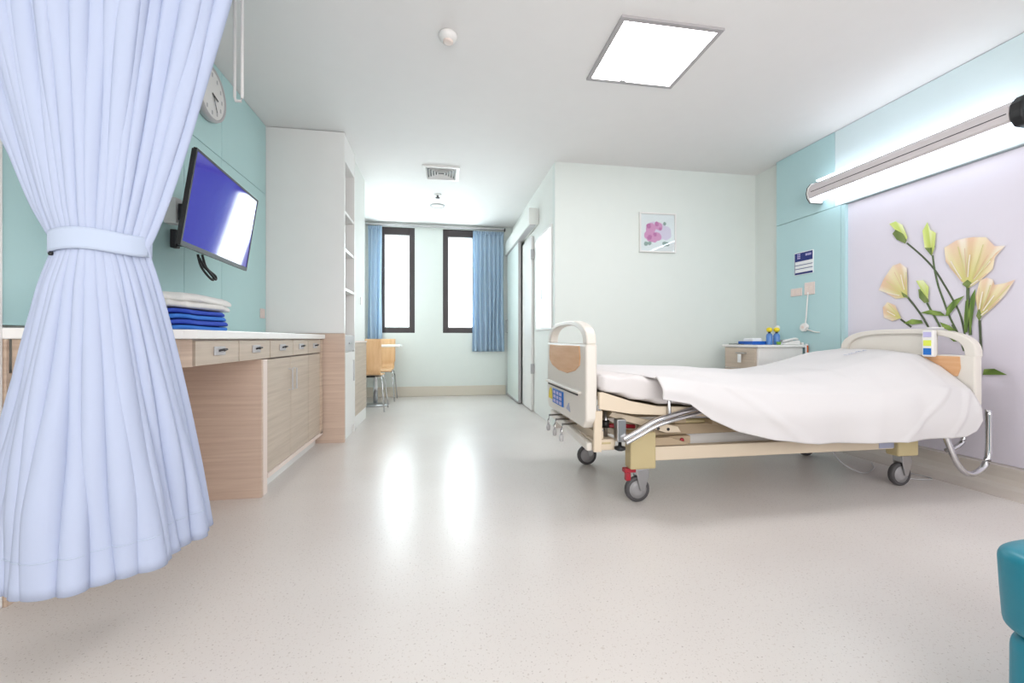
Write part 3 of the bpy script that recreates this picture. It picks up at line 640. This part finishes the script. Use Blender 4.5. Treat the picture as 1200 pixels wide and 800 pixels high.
obj('wood_insert', prism(shp, 'x', FX0-0.006, FX1+0.004), 'shieldw', fb, bevel=0.003)
obj('lower_lip', nb((FX0-0.02, FX0+0.01, 2.22, 2.95, 0.60, 0.615)), 'shell', fb, bevel=0.005)
obj('control_recess', nb((FX0-0.006, FX0, 2.28, 2.93, 0.585, 0.592)), 'dark', fb)
cp = obj('control_panel', nb((FX0-0.008, FX0, 2.56, 2.80, 0.475, 0.57)), 'blue', fb, bevel=0.003)
for i in range(3):
    for j in range(3): obj('control_button', nb((FX0-0.011, FX0-0.0085, 2.58+0.07*i, 2.625+0.07*i, 0.485+0.028*j, 0.503+0.028*j)), 'lil', cp)
obj('yellow_sticker', prism(arch(2.83, 2.92, 0.49, 0.565, 10, 2), 'x', FX0-0.003, FX0), 'yellow', fb)
obj('blue_sticker', prism([(2.50, 0.48), (2.42, 0.47), (2.45, 0.52)], 'x', FX0-0.003, FX0), 'greytag', fb)
obj('foot_bumper', prism([(2.18, 0.30), (2.18, 0.345), (2.95, 0.405), (2.95, 0.35)], 'x', 0.765, 0.80), 'shell', bed, bevel=0.01)
for y in (2.45, 2.60, 2.76):
    c_ = obj('crank', tube([(0.80, y, 0.395), (0.71, y, 0.395), (0.70, y-0.012, 0.36), (0.70, y-0.012, 0.33)], 0.007, 8), 'chrome', bed, True)
    obj('crank_knob', lathe([(0.011, 0.335), (0.014, 0.32), (0.012, 0.30), (0.006, 0.295)], 0.70, y-0.012, n=10), 'plasg', c_, True)
# headboard
HX0, HX1 = 3.145, 3.20
hb = obj('headboard', prism([(2.06, 0.50), (2.93, 0.50), (2.93, 0.80), (2.06, 0.80)], 'x', HX0, HX1), 'shell', bed, bevel=0.01)
ho = arch(2.055, 2.935, 0.79, 0.968, 30, 3.0); hi = arch(2.115, 2.875, 0.79, 0.935, 30, 3.0)
obj('handle_arch', archring(ho, hi, HX0, HX1), 'shell', hb, bevel=0.008)
pts = [p for p in hi if p[0] > 2.28]
obj('arch_infill', prism([(2.28, 0.79)] + [(2.28, 0.934)] + pts, 'x', HX0+0.02, HX0+0.035), 'shell', hb)
obj('wood_insert', prism([(2.135, 0.792), (2.13, 0.72), (2.145, 0.67), (2.85, 0.67), (2.86, 0.792)], 'x', HX0-0.005, HX0), 'shieldw', hb, bevel=0.002)
# mattress, profile follows the raised head section
MX = [0.83, 1.0, 1.15, 1.6, 2.2, 2.5, 2.8, 3.13]
MB_ = [0.625, 0.575, 0.545, 0.515, 0.49, 0.50, 0.53, 0.55]; MT_ = [0.714, 0.710, 0.700, 0.57, 0.565, 0.57, 0.585, 0.60]
def mfn(u, v):
    x = lerp(0.83, 3.04, u); zb, zt = interp(MX, MB_, x), interp(MX, MT_, x); a = 2*PI*v+PI/4
    n = 7.0; ca = math.copysign(abs(math.cos(a))**(2/n), math.cos(a)); sa = math.copysign(abs(math.sin(a))**(2/n), math.sin(a))
    e = 1-0.10*max(0, 1-u/0.015)-0.1*max(0, 1-(1-u)/0.015)
    return (x, 2.53+0.405*ca*(1-0.02*(1-e)*5), (zb+zt)/2+(zt-zb)/2*sa*e+0.006*math.sin(x*37+3*a)*(1 if abs(ca) > .9 else 0))
bm = grid(mfn, 90, 64); bmesh.ops.remove_doubles(bm, verts=bm.verts, dist=1e-5); bmesh.ops.holes_fill(bm, edges=bm.edges, sides=80)
tag(obj('mattress', bm, 'sheet', smooth=True), 'mattress in a white fitted sheet, bare at the foot end of the bed', 'mattress')
# blanket
HXx = [1.06, 1.11, 1.15, 1.272, 1.393, 1.547, 1.739, 2.033, 2.532, 3.03, 3.10, 3.145]; HZz = [0.612, 0.592, 0.585, 0.562, 0.478, 0.41, 0.363, 0.325, 0.318, 0.326, 0.36, 0.44]
TX = [0.85, 1.5, 1.85, 2.15, 2.45, 2.7, 2.9, 3.0, 3.12, 3.15]; TZ = [0.720, 0.705, 0.682, 0.668, 0.695, 0.752, 0.798, 0.812, 0.822, 0.815]
SX = [0.85, 1.15, 1.35, 1.8, 2.4, 2.8, 3.0, 3.15]; SZ = [0.705, 0.70, 0.665, 0.60, 0.578, 0.61, 0.62, 0.60]
def bfn(u, v):
    x0 = 0.85+0.26*sstep(0.42, 0.74, v)            # the foot edge
    x = lerp(x0, 3.135, u)
    zt, zs_, zh = interp(TX, TZ, x), interp(SX, SZ, x), interp(HXx, HZz, x)
    # v: 0 far hem, .12 far edge, .12-.55 top, .55-.72 shoulder, .72-1 drape
    if v < 0.12: t = v/0.12; y = 3.0-0.03*sstep(0.5, 1, t); z = lerp(0.45, zt-0.03, t)
    elif v < 0.18: t = (v-0.12)/0.06; y = 2.97-0.07*t; z = zt-0.03+0.03*math.sin(t*PI/2)
    elif v < 0.52: t = (v-0.18)/0.34; y = lerp(2.90, 2.36, t); z = zt
    elif v < 0.72: t = (v-0.52)/0.20; y = lerp(2.36, 2.09, t); z = zt-(zt-zs_)*(t**lerp(1.7, 1.2, sstep(2.7, 3.0, x)))
    else:
        t = (v-0.72)/0.28; y = 2.09-0.065*math.sin(min(1, t*1.6)*PI/2); z = lerp(zs_, zh, t)
        y += 0.012*math.sin(x*9+1)*t*t + 0.006*math.sin(x*21)*t
    # creases
    def ridge(cx, w_, h_): return h_*math.exp(-((x-cx)/w_)**2)
    w1 = sstep(0.50, 0.66, v)
    c1 = 3.00-0.10*sstep(0.6, 1, v)-0.33*max(0, v-0.72)/0.28*1.0
    c2 = 3.12-0.20*max(0, v-0.72)/0.28
    h = ridge(c1, 0.022, 0.012)*w1 + ridge(c2, 0.02, 0.010)*w1 + ridge(2.62-0.5*(v-0.5), 0.05, 0.006)*w1 - ridge(2.82-0.3*(v-.6), 0.05, 0.005)*w1
    c3 = lerp(1.36, 1.95, max(0, (v-0.60)/0.40)); h += ridge(c3, 0.05, 0.010)*sstep(.55, .7, v)
    h += 0.0035*math.sin(x*7+v*9)+0.002*math.sin(x*17-v*13)+0.002*math.sin(v*40+x*3)*sstep(.1, .3, v)
    if v > 0.68: y -= h
    else: z += h
    z -= 0.010*max(0, 1-u/0.035)*(1 if v < 0.72 else 0)
    # at the head end the cloth slants down towards the near corner
    if 0.18 < v < 0.72:
        ze = interp([2.02, 2.09, 2.146, 2.237, 2.36, 2.57, 2.75], [0.54, 0.605, 0.652, 0.724, 0.792, 0.815, 0.83], y); z = lerp(z, min(z, ze), sstep(2.86, 3.12, x))
    return (x, y, max(z, 0.3))
bl = obj('blanket', grid(bfn, 150, 110), 'linen', smooth=True); solid(bl, 0.006, 1)
tag(bl, 'smooth white blanket draped over the bed and hanging down its near side', 'blanket')
# faint printed hospital mark at the head end of the blanket
bm = bmesh.new()
for k in range(9):
    x = 2.80+k*0.02
    B(bm, x, x+0.013, 2.57, 2.575+0.012*(k % 3 != 1), interp(TX, TZ, x)+0.0115, interp(TX, TZ, x)+0.014)
obj('printed_mark', bm, 'greytag', bl)
# deck and frames
obj('deck_frame', prism([(0.82, 0.618), (0.84, 0.62), (1.0, 0.568), (1.15, 0.538), (1.9, 0.498), (2.25, 0.488), (2.5, 0.505), (2.8, 0.555), (3.12, 0.585), (3.12, 0.53), (2.8, 0.505), (2.5, 0.455), (2.2, 0.44), (1.9, 0.45), (1.15, 0.49), (1.0, 0.50), (0.82, 0.53)], 'y', 2.135, 2.165), 'beige', bed, bevel=0.004)
obj('deck_frame', prism([(0.82, 0.618), (0.84, 0.62), (1.0, 0.568), (1.15, 0.538), (1.9, 0.498), (2.25, 0.488), (2.5, 0.505), (2.8, 0.555), (3.12, 0.585), (3.12, 0.53), (2.8, 0.505), (2.5, 0.455), (2.2, 0.44), (1.9, 0.45), (1.15, 0.49), (1.0, 0.50), (0.82, 0.53)], 'y', 2.89, 2.92), 'beige', bed, bevel=0.004)
obj('deck_panel', prism([(0.84, 0.612), (1.0, 0.562), (1.15, 0.53), (1.9, 0.49), (1.9, 0.475), (1.15, 0.512), (1.0, 0.54), (0.84, 0.59)], 'y', 2.17, 2.885), 'olive', bed)
for (x, z) in ((1.32, 0.445), (1.55, 0.43), (1.78, 0.42), (2.1, 0.41)):
    obj('cross_slat', nb((x-0.035, x+0.035, 2.20, 2.88, z-0.016, z+0.012)), 'beiged', bed, bevel=0.004)
obj('slat_tube', tube([(1.26, 2.22, 0.468), (1.62, 2.22, 0.455)], 0.012, 8), 'steel', bed, True)
obj('slat_tube', tube([(1.28, 2.28, 0.425), (1.75, 2.28, 0.42)], 0.014, 8), 'olive', bed, True)
obj('mid_rail', nb((1.10, 2.95, 2.26, 2.295, 0.352, 0.412)), 'beiged', bed, bevel=0.004)
obj('mid_rail', nb((1.10, 2.95, 2.80, 2.835, 0.352, 0.412)), 'beiged', bed, bevel=0.004)
obj('strut', prism([(0.91, 0.475), (0.93, 0.500), (1.32, 0.405), (1.34, 0.372), (1.25, 0.372)], 'y', 2.225, 2.245), 'beige', bed, bevel=0.003)
for (x, z) in ((1.12, 0.418), (1.2, 0.398), (1.26, 0.392)): obj('bolt_hole', lathe([(0.009, 2.2245), (0.009, 2.222)], x, 0, 'y', 10, cz=z), 'dark', bed)
obj('gusset', prism([(1.02, 0.352), (1.26, 0.352), (1.36, 0.318), (1.36, 0.308), (1.10, 0.308)], 'y', 2.20, 2.225), 'beiged', bed, bevel=0.002)
obj('mount_box', nb((1.20, 1.40, 2.23, 2.33, 0.305, 0.35)), 'beiged', bed, bevel=0.003)
obj('red_button', lathe([(0.012, 2.23), (0.012, 2.222), (0.008, 2.219)], 1.345, 0, 'y', 12, cz=0.328), 'red', bed, True)
obj('actuator_cover', nb((1.42, 2.55, 2.34, 2.50, 0.26, 0.345)), 'white', bed, bevel=0.008)
obj('base_rail', nb((1.15, 2.86, 2.19, 2.24, 0.228, 0.304)), 'beige', bed, bevel=0.006)
obj('base_rail', nb((1.15, 2.86, 2.86, 2.91, 0.228, 0.304)), 'beige', bed, bevel=0.006)
obj('rating_plate', nb((2.62, 2.74, 2.186, 2.19, 0.236, 0.268)), 'greytag', bed)
obj('foot_crossbar', nb((0.82, 0.87, 2.20, 2.90, 0.345, 0.40)), 'beige', bed, bevel=0.006)
obj('crossbar', nb((1.04, 1.12, 2.25, 2.88, 0.31, 0.35)), 'beige', bed, bevel=0.006)
obj('crossbar', nb((2.78, 2.86, 2.25, 2.88, 0.24, 0.30)), 'beige', bed, bevel=0.006)
br = obj('foot_bracket', prism([(0.795, 0.30), (0.84, 0.30), (0.845, 0.52), (0.80, 0.52)], 'y', 2.15, 2.175), 'beige', bed, bevel=0.006)
obj('bracket_bolt', nb((0.815, 0.83, 2.147, 2.16, 0.52, 0.55)), 'steel', br, bevel=0.003)
obj('foot_block', nb((0.80, 0.93, 2.18, 2.30, 0.30, 0.36)), 'beige', bed, bevel=0.008)
obj('slot', nb((0.85, 0.90, 2.176, 2.18, 0.335, 0.345)), 'olive', bed)
obj('lift_rod', tube([(0.90, 2.25, 0.36), (0.90, 2.25, 0.50)], 0.012, 8), 'steel', bed, True)
obj('lift_bush', lathe([(0.02, 0.41), (0.02, 0.45)], 0.90, 2.25, n=12), 'black', bed, True)
obj('brake_shaft', tube([(0.90, 2.25, 0.42), (1.08, 2.27, 0.405)], 0.012, 8), 'red', bed, True)
# castors with their posts
def castor(x, y, front, zt=0.30, brake=False):
    p = obj('post', nb((x-0.075, x+0.075, y-0.04, y+0.04, 0.187, 0.39 if x < 2 else 0.30)), 'olive' if front else 'beige', bed, bevel=0.01)
    c_ = obj('castor', prism([(x-0.035, 0.186), (x+0.035, 0.186), (x+0.04, 0.15), (x+0.012, 0.066), (x-0.012, 0.066), (x-0.03, 0.14)], 'y', y-0.03, y-0.022,
             prism([(x-0.035, 0.186), (x+0.035, 0.186), (x+0.04, 0.15), (x+0.012, 0.066), (x-0.012, 0.066), (x-0.03, 0.14)], 'y', y+0.022, y+0.03, nb((x-0.035, x+0.035, y-0.022, y+0.022, 0.150, 0.186)))), 'steel', bed, bevel=0.003)
    xs = x-0.02
    obj('tyre', lathe([(0.052, y-0.014), (0.066, y-0.016), (0.07, y-0.008), (0.07, y+0.008), (0.066, y+0.016), (0.052, y+0.014)], xs, 0, 'y', 32, cz=0.0705), 'rubber', c_, True)
    obj('hub', lathe([(0.02, y-0.019), (0.05, y-0.0145), (0.052, y), (0.05, y+0.0145), (0.02, y+0.019)], xs, 0, 'y', 24, cz=0.0705), 'hub', c_, True)
    if brake: obj('brake_pedal', nb((x-0.10, x-0.03, y-0.02, y+0.02, 0.165, 0.19), (x-0.09, x-0.06, y-0.015, y+0.015, 0.12, 0.165)), 'red', c_, bevel=0.006)
castor(1.09, 2.22, True, brake=True); castor(2.80, 2.20, True); castor(1.05, 2.93, False); castor(2.80, 2.88, False)
# folded chrome side rails
rl = obj('side_rail', tube(smoothpath([(0.945, 2.12, 0.372), (1.02, 2.115, 0.41), (1.12, 2.115, 0.462), (1.20, 2.115, 0.485), (1.45, 2.12, 0.545)], 6), 0.015, 10), 'chrome', bed, True)
obj('side_rail_tube', tube(smoothpath([(0.955, 2.105, 0.352), (1.03, 2.10, 0.392), (1.14, 2.10, 0.445), (1.30, 2.10, 0.485), (1.45, 2.11, 0.52)], 6), 0.010, 8), 'chrome', rl, True)
obj('rail_clamp', nb((0.915, 0.965, 2.125, 2.175, 0.355, 0.475)), 'steel', bed, bevel=0.005)
kn = obj('clamp_knob', lathe([(0.008, 0.355), (0.01, 0.33), (0.03, 0.325), (0.03, 0.312), (0.015, 0.305)], 0.94, 2.15, n=16), 'black', bed, True)
obj('rail_loop', tube(smoothpath([(1.215, 2.13, 0.60), (1.208, 2.125, 0.55), (1.21, 2.12, 0.48)], 4), 0.011, 8), 'chrome', bed, True)
ur = obj('side_rail', tube(smoothpath([(2.905, 2.06, 0.40), (2.93, 2.05, 0.30), (2.965, 2.04, 0.20), (3.01, 2.035, 0.135), (3.06, 2.03, 0.108), (3.12, 2.03, 0.118), (3.175, 2.03, 0.16), (3.20, 2.03, 0.25), (3.205, 2.035, 0.48)], 6), 0.016, 10), 'chrome', bed, True)
obj('side_rail_tube', tube(smoothpath([(3.15, 2.12, 0.40), (3.15, 2.12, 0.30), (3.13, 2.12, 0.262), (3.08, 2.12, 0.238), (3.02, 2.12, 0.225)], 6), 0.013, 8), 'chrome', ur, True)

# remote on the headboard
rc = thing('bed_remote', 'white bed remote with lilac, yellow and blue labels hung over the headboard', 'remote', (3.11, 2.30, 0.87))
obj('body', nb((3.105, 3.138, 2.252, 2.318, 0.785, 0.958)), 'plast', rc, bevel=0.008)
obj('lilac_label', nb((3.1035, 3.1048, 2.262, 2.308, 0.912, 0.945)), 'lil', rc)
obj('yellow_label', nb((3.1035, 3.1048, 2.262, 2.308, 0.855, 0.892)), 'lime', rc)
obj('blue_label', nb((3.1035, 3.1048, 2.262, 2.308, 0.797, 0.84)), 'blue', rc)
obj('hook', nb((3.118, 3.215, 2.27, 2.30, 0.969, 0.976)), 'plast', rc)
tag(obj('power_cord', tube(smoothpath([(2.93, 2.35, 0.26), (2.945, 2.34, 0.16), (2.955, 2.33, 0.06), (2.98, 2.31, 0.012), (2.94, 2.30, 0.008), (2.99, 2.25, 0.008), (3.08, 2.24, 0.008), (3.10, 2.30, 0.008), (3.05, 2.42, 0.008)], 6), 0.004, 6), 'plasg', smooth=True), 'thin grey power cord trailing to the floor under the head of the bed', 'cord')
tag(obj('power_cord', tube(smoothpath([(2.55, 2.5, 0.235), (2.62, 2.45, 0.09), (2.70, 2.40, 0.03), (2.80, 2.42, 0.008), (2.95, 2.5, 0.008), (3.05, 2.6, 0.008)], 6), 0.004, 6), 'plasg', smooth=True), 'thin grey cord hanging from the underside of the bed frame beside the head castor', 'cord')

# ================================================================ BEDSIDE CABINET and what stands on it
bs = thing('bedside_cabinet', 'white bedside cabinet with oak drawer front beyond the bed', 'cabinet', (3.08, 3.72, 0))
obj('carcass', nb((2.87, 3.335, 3.49, 3.95, 0.08, 0.82)), 'white', bs, bevel=0.003)
obj('top', nb((2.845, 3.345, 3.47, 3.97, 0.821, 0.845)), 'white', bs, bevel=0.006)
obj('rim', nb((3.325, 3.34, 3.48, 3.96, 0.846, 0.868)), 'white', bs, bevel=0.004)
dd = obj('drawer', nb((2.85, 2.869, 3.51, 3.93, 0.62, 0.815)), 'woodg', bs, bevel=0.002)
obj('handle', tube([(2.85, 3.62, 0.765), (2.83, 3.62, 0.765), (2.83, 3.74, 0.765), (2.85, 3.74, 0.765)], 0.005, 8), 'steel', dd)
dd = obj('door', nb((2.85, 2.869, 3.51, 3.93, 0.10, 0.61)), 'woodg', bs, bevel=0.002)
obj('handle', tube([(2.85, 3.56, 0.42), (2.83, 3.56, 0.42), (2.83, 3.56, 0.52), (2.85, 3.56, 0.52)], 0.005, 8), 'steel', dd)
for (x, y) in ((2.91, 3.53), (3.30, 3.53), (2.91, 3.91), (3.30, 3.91)): obj('castor', lathe([(0.03, y-0.012), (0.032, y), (0.03, y+0.012)], x, 0, 'y', 16, cz=0.033), 'dark', bs, True); obj('castor_stem', lathe([(0.012, 0.05), (0.012, 0.08)], x, y, n=10), 'steel', bs, True)
tag(obj('key_tag', nb((2.815, 2.825, 3.66, 3.70, 0.675, 0.755)), 'paper', bevel=0.003), 'white tag hanging on the bedside cabinet drawer handle', 'tag')
tag(obj('dark_mat', nb((2.87, 2.98, 3.72, 3.90, 0.8455, 0.852)), 'dark', bevel=0.002), 'flat dark pad at the left end of the bedside cabinet top', 'pad')
bt = thing('blue_tray', 'blue plastic tray on the bedside cabinet holding a white tissue pack', 'tray', (2.97, 3.65, 0.846))
obj('tray_body', nb((2.90, 3.06, 3.60, 3.80, 0.8456, 0.862), (2.90, 3.06, 3.60, 3.612, 0.862, 0.878), (2.90, 3.06, 3.788, 3.80, 0.862, 0.878), (2.90, 2.912, 3.612, 3.788, 0.862, 0.878), (3.048, 3.06, 3.612, 3.788, 0.862, 0.878)), 'tray', bt, bevel=0.003)
tag(obj('tissue_pack', nb((2.93, 3.03, 3.63, 3.77, 0.8625, 0.908)), 'paper', bevel=0.014, seg=3), 'white tissue pack lying in the blue tray', 'tissues')
def bottle(label, x, y, col, cap, h=0.125, r=0.026, group=None):
    t = thing('squeeze_bottle', label, 'bottle', (x, y, 0.846), 0, group)
    obj('body', lathe([(r*0.9, 0.8458), (r, 0.852), (r, 0.846+h*0.62), (r*0.75, 0.846+h*0.75), (r*0.4, 0.846+h*0.8)], x, y, n=20), col, t, True)
    obj('neck', lathe([(r*0.4, 0.846+h*0.8), (r*0.42, 0.846+h*0.9)], x, y, n=12), 'dark' if cap == 'yellow' else 'plast', t, True)
    obj('cap', lathe([(r*0.7, 0.846+h*0.9), (r*0.95, 0.846+h*1.0), (r*0.9, 0.846+h*1.12), (r*0.4, 0.846+h*1.2)], x, y, n=14), cap, t, True)
bottle('blue bottle with yellow cap standing behind the tray, left of its twin', 3.06, 3.58, 'bottle', 'yellow', 0.135, 0.028, 'blue bottles on the bedside cabinet')
bottle('blue bottle with yellow cap, the right one of the pair beside the telephone', 3.12, 3.56, 'bottle', 'yellow', 0.135, 0.028, 'blue bottles on the bedside cabinet')
bottle('clear pump bottle with pale cap against the teal wall', 3.27, 3.72, 'clearb', 'plast', 0.155, 0.024)
tag(obj('green_cup', lathe([(0.016, 0.8458), (0.021, 0.872), (0.018, 0.874)], 3.09, 3.50, n=16), 'green', smooth=True), 'small green cup in front of the blue bottles', 'cup')
ph = thing('telephone', 'white desk telephone on the wall end of the bedside cabinet', 'telephone', (3.23, 3.55, 0.846))
obj('base', prism([(3.14, 0.846), (3.31, 0.846), (3.31, 0.885), (3.28, 0.888), (3.14, 0.860)], 'y', 3.49, 3.66), 'plast', ph, bevel=0.005)
obj('handset', prism([(3.15, 0.872), (3.17, 0.892), (3.28, 0.912), (3.305, 0.902), (3.30, 0.888), (3.27, 0.895), (3.19, 0.878), (3.17, 0.868)], 'y', 3.50, 3.54), 'plast', ph, bevel=0.006)
bm = bmesh.new()
for i in range(4):
    for j in range(3): x = 3.17+0.026*i; zb = 0.862+0.2*(x-3.14); B(bm, x, x+0.016, 3.56+0.026*j, 3.576+0.026*j, zb+0.0035, zb+0.012)
obj('keypad', bm, 'plasg', ph)
tg = thing('orange_tag', 'orange and white call tag on the wall side of the bedside cabinet', 'tag', (3.33, 3.48, 0.78))
obj('holder', nb((3.337, 3.36, 3.452, 3.468, 0.755, 0.855)), 'paper', tg, bevel=0.003); obj('insert', nb((3.341, 3.356, 3.449, 3.4515, 0.775, 0.84)), 'orange', tg)

# ================================================================ RIGHT WALL FITTINGS
sg = thing('wall_sign', 'small navy and white patient information sign on the teal wall', 'sign', (3.37, 3.51, 1.61))
obj('board', nb((3.362, 3.3695, 3.405, 3.615, 1.508, 1.722)), 'paper', sg, bevel=0.001)
X0 = 3.3612
obj('header', nb((X0, 3.3619, 3.41, 3.61, 1.635, 1.715)), 'navy', sg)
obj('footer', nb((X0, 3.3619, 3.41, 3.61, 1.512, 1.53)), 'navy', sg)
obj('ruled_line', nb((X0, 3.3619, 3.41, 3.61, 1.596, 1.602), (X0, 3.3619, 3.41, 3.61, 1.562, 1.568), (X0, 3.3619, 3.607, 3.611, 1.53, 1.635)), 'navy', sg)
obj('header_print', nb(*[(X0-0.0008, X0-0.0001, 3.57-0.012*i, 3.579-0.012*i, 1.66+0.018*j, 1.672+0.018*j) for i in range(3) for j in range(3)], *[(X0-0.0008, X0-0.0001, 3.425+0.013*i, 3.434+0.013*i, 1.678, 1.698) for i in range(5)]), 'lil', sg)
for nm, lab, y0, y1, z0, z1 in (('wall_outlet', 'double wall socket plate under the sign, farther from the mural', 3.53, 3.66, 1.31, 1.385), ('wall_outlet', 'taller wall socket plate under the sign with a white cord plugged in', 3.39, 3.50, 1.31, 1.425)):
    t = thing(nm, lab, 'socket', (3.37, (y0+y1)/2, z0))
    obj('plate', nb((3.360, 3.3695, y0, y1, z0, z1)), 'sock', t, bevel=0.004)
    for q in (0.3, 0.7): obj('outlet', nb((3.357, 3.360, lerp(y0, y1, q)-0.015, lerp(y0, y1, q)+0.015, (z0+z1)/2-0.018, (z0+z1)/2+0.018)), 'edge', t, bevel=0.002)
nc = thing('nurse_call', 'white nurse call pendant and cord hanging from the socket to the bedside', 'call button', (3.36, 3.46, 1.0))
obj('cord', tube(smoothpath([(3.352, 3.45, 1.33), (3.35, 3.46, 1.2), (3.352, 3.47, 1.1), (3.352, 3.48, 1.02), (3.352, 3.46, 0.99), (3.353, 3.38, 0.965), (3.353, 3.33, 0.96)], 5), 0.006, 6), 'plast', nc, True)
obj('pendant', prism(blob(3.49, 1.01, 0.045, 10, 0.9, random.Random(4)), 'x', 3.335, 3.366), 'plast', nc, bevel=0.006)
obj('button', lathe([(0.014, 3.334), (0.012, 3.329)], 0, 3.49, 'x', 12, cz=1.01), 'edge', nc)
# bed-head light
bh = thing('bed_head_light', 'long wall-mounted bed-head light glowing above the mural', 'light', (3.3, 2.6, 2.2))
L0, L1 = 1.945, 3.30
prof = [(3.369, 2.285), (3.30, 2.29), (3.245, 2.27), (3.215, 2.235), (3.205, 2.19), (3.212, 2.155), (3.228, 2.142), (3.235, 2.16), (3.26, 2.17), (3.369, 2.17)]
obj('housing', prism(prof, 'y', L0, L1), mat('light_housing', (214, 206, 208), 0.4), bh, bevel=0.003)
obj('accent_line', nb((3.2035, 3.2055, L0+0.01, L1-0.03, 2.19, 2.195)), 'dark', bh)
obj('diffuser', prism([(3.239, 2.158), (3.239, 2.138), (3.26, 2.122), (3.32, 2.122), (3.335, 2.135), (3.335, 2.168), (3.262, 2.168)], 'y', L0+0.02, L1-0.03), 'tube', bh)
obj('up_light', nb((3.262, 3.30, L0+0.02, L1-0.03, 2.2905, 2.2985)), 'uplight', bh)
obj('end_cap', prism([(3.366, 2.29), (3.30, 2.293), (3.243, 2.274), (3.212, 2.237), (3.202, 2.19), (3.212, 2.147), (3.24, 2.108), (3.35, 2.108), (3.366, 2.13)], 'y', L1, L1+0.012), 'plast', bh)
obj('cap_seam', prism([(3.366, 2.292), (3.30, 2.295), (3.242, 2.276), (3.210, 2.238), (3.200, 2.19), (3.210, 2.145), (3.238, 2.106), (3.366, 2.106)], 'y', L1+0.0125, L1+0.018), 'dark', bh)
obj('black_end_cap', prism([(3.366, 2.29), (3.29, 2.294), (3.235, 2.276), (3.205, 2.235), (3.20, 2.19), (3.205, 2.145), (3.24, 2.11), (3.366, 2.11)], 'y', L0-0.06, L0-0.001), 'black', bh, bevel=0.012, seg=3)

# ================================================================ TEAL SEAT at the right edge
ts = thing('teal_bench', 'teal vinyl padded seat cut off by the right edge of the photo', 'seat', (1.6, 0.45, 0))
def cush(x0, x1, y0, y1, z0, z1, n=6.0, wob=0.0):
    def fn(u, v):
        a = 2*PI*u; b = PI*v
        ca = math.copysign(abs(math.cos(a))**(2/n), math.cos(a)); sa = math.copysign(abs(math.sin(a))**(2/n), math.sin(a))
        sb = abs(math.sin(b))**(2/n); cb = math.copysign(abs(math.cos(b))**(2/n), math.cos(b))
        return ((x0+x1)/2+(x1-x0)/2*ca*sb*(1-wob*(0.5-0.5*cb)), (y0+y1)/2+(y1-y0)/2*sa*sb, (z0+z1)/2+(z1-z0)/2*cb)
    bm = grid(fn, 64, 32); bmesh.ops.remove_doubles(bm, verts=bm.verts, dist=1e-5); return bm
obj('cushion', cush(1.125, 1.95, 0.05, 0.74, 0.285, 0.478, 11.0, 0.05), 'tealv', ts, True)
obj('base', cush(1.152, 1.93, 0.07, 0.725, 0.03, 0.30, 14.0), 'tealv', ts, True)
for (x, y) in ((1.24, 0.14), (1.24, 0.65), (1.86, 0.14), (1.86, 0.65)): obj('leg', lathe([(0.02, 0.0), (0.02, 0.035)], x, y, n=12), 'black', ts)
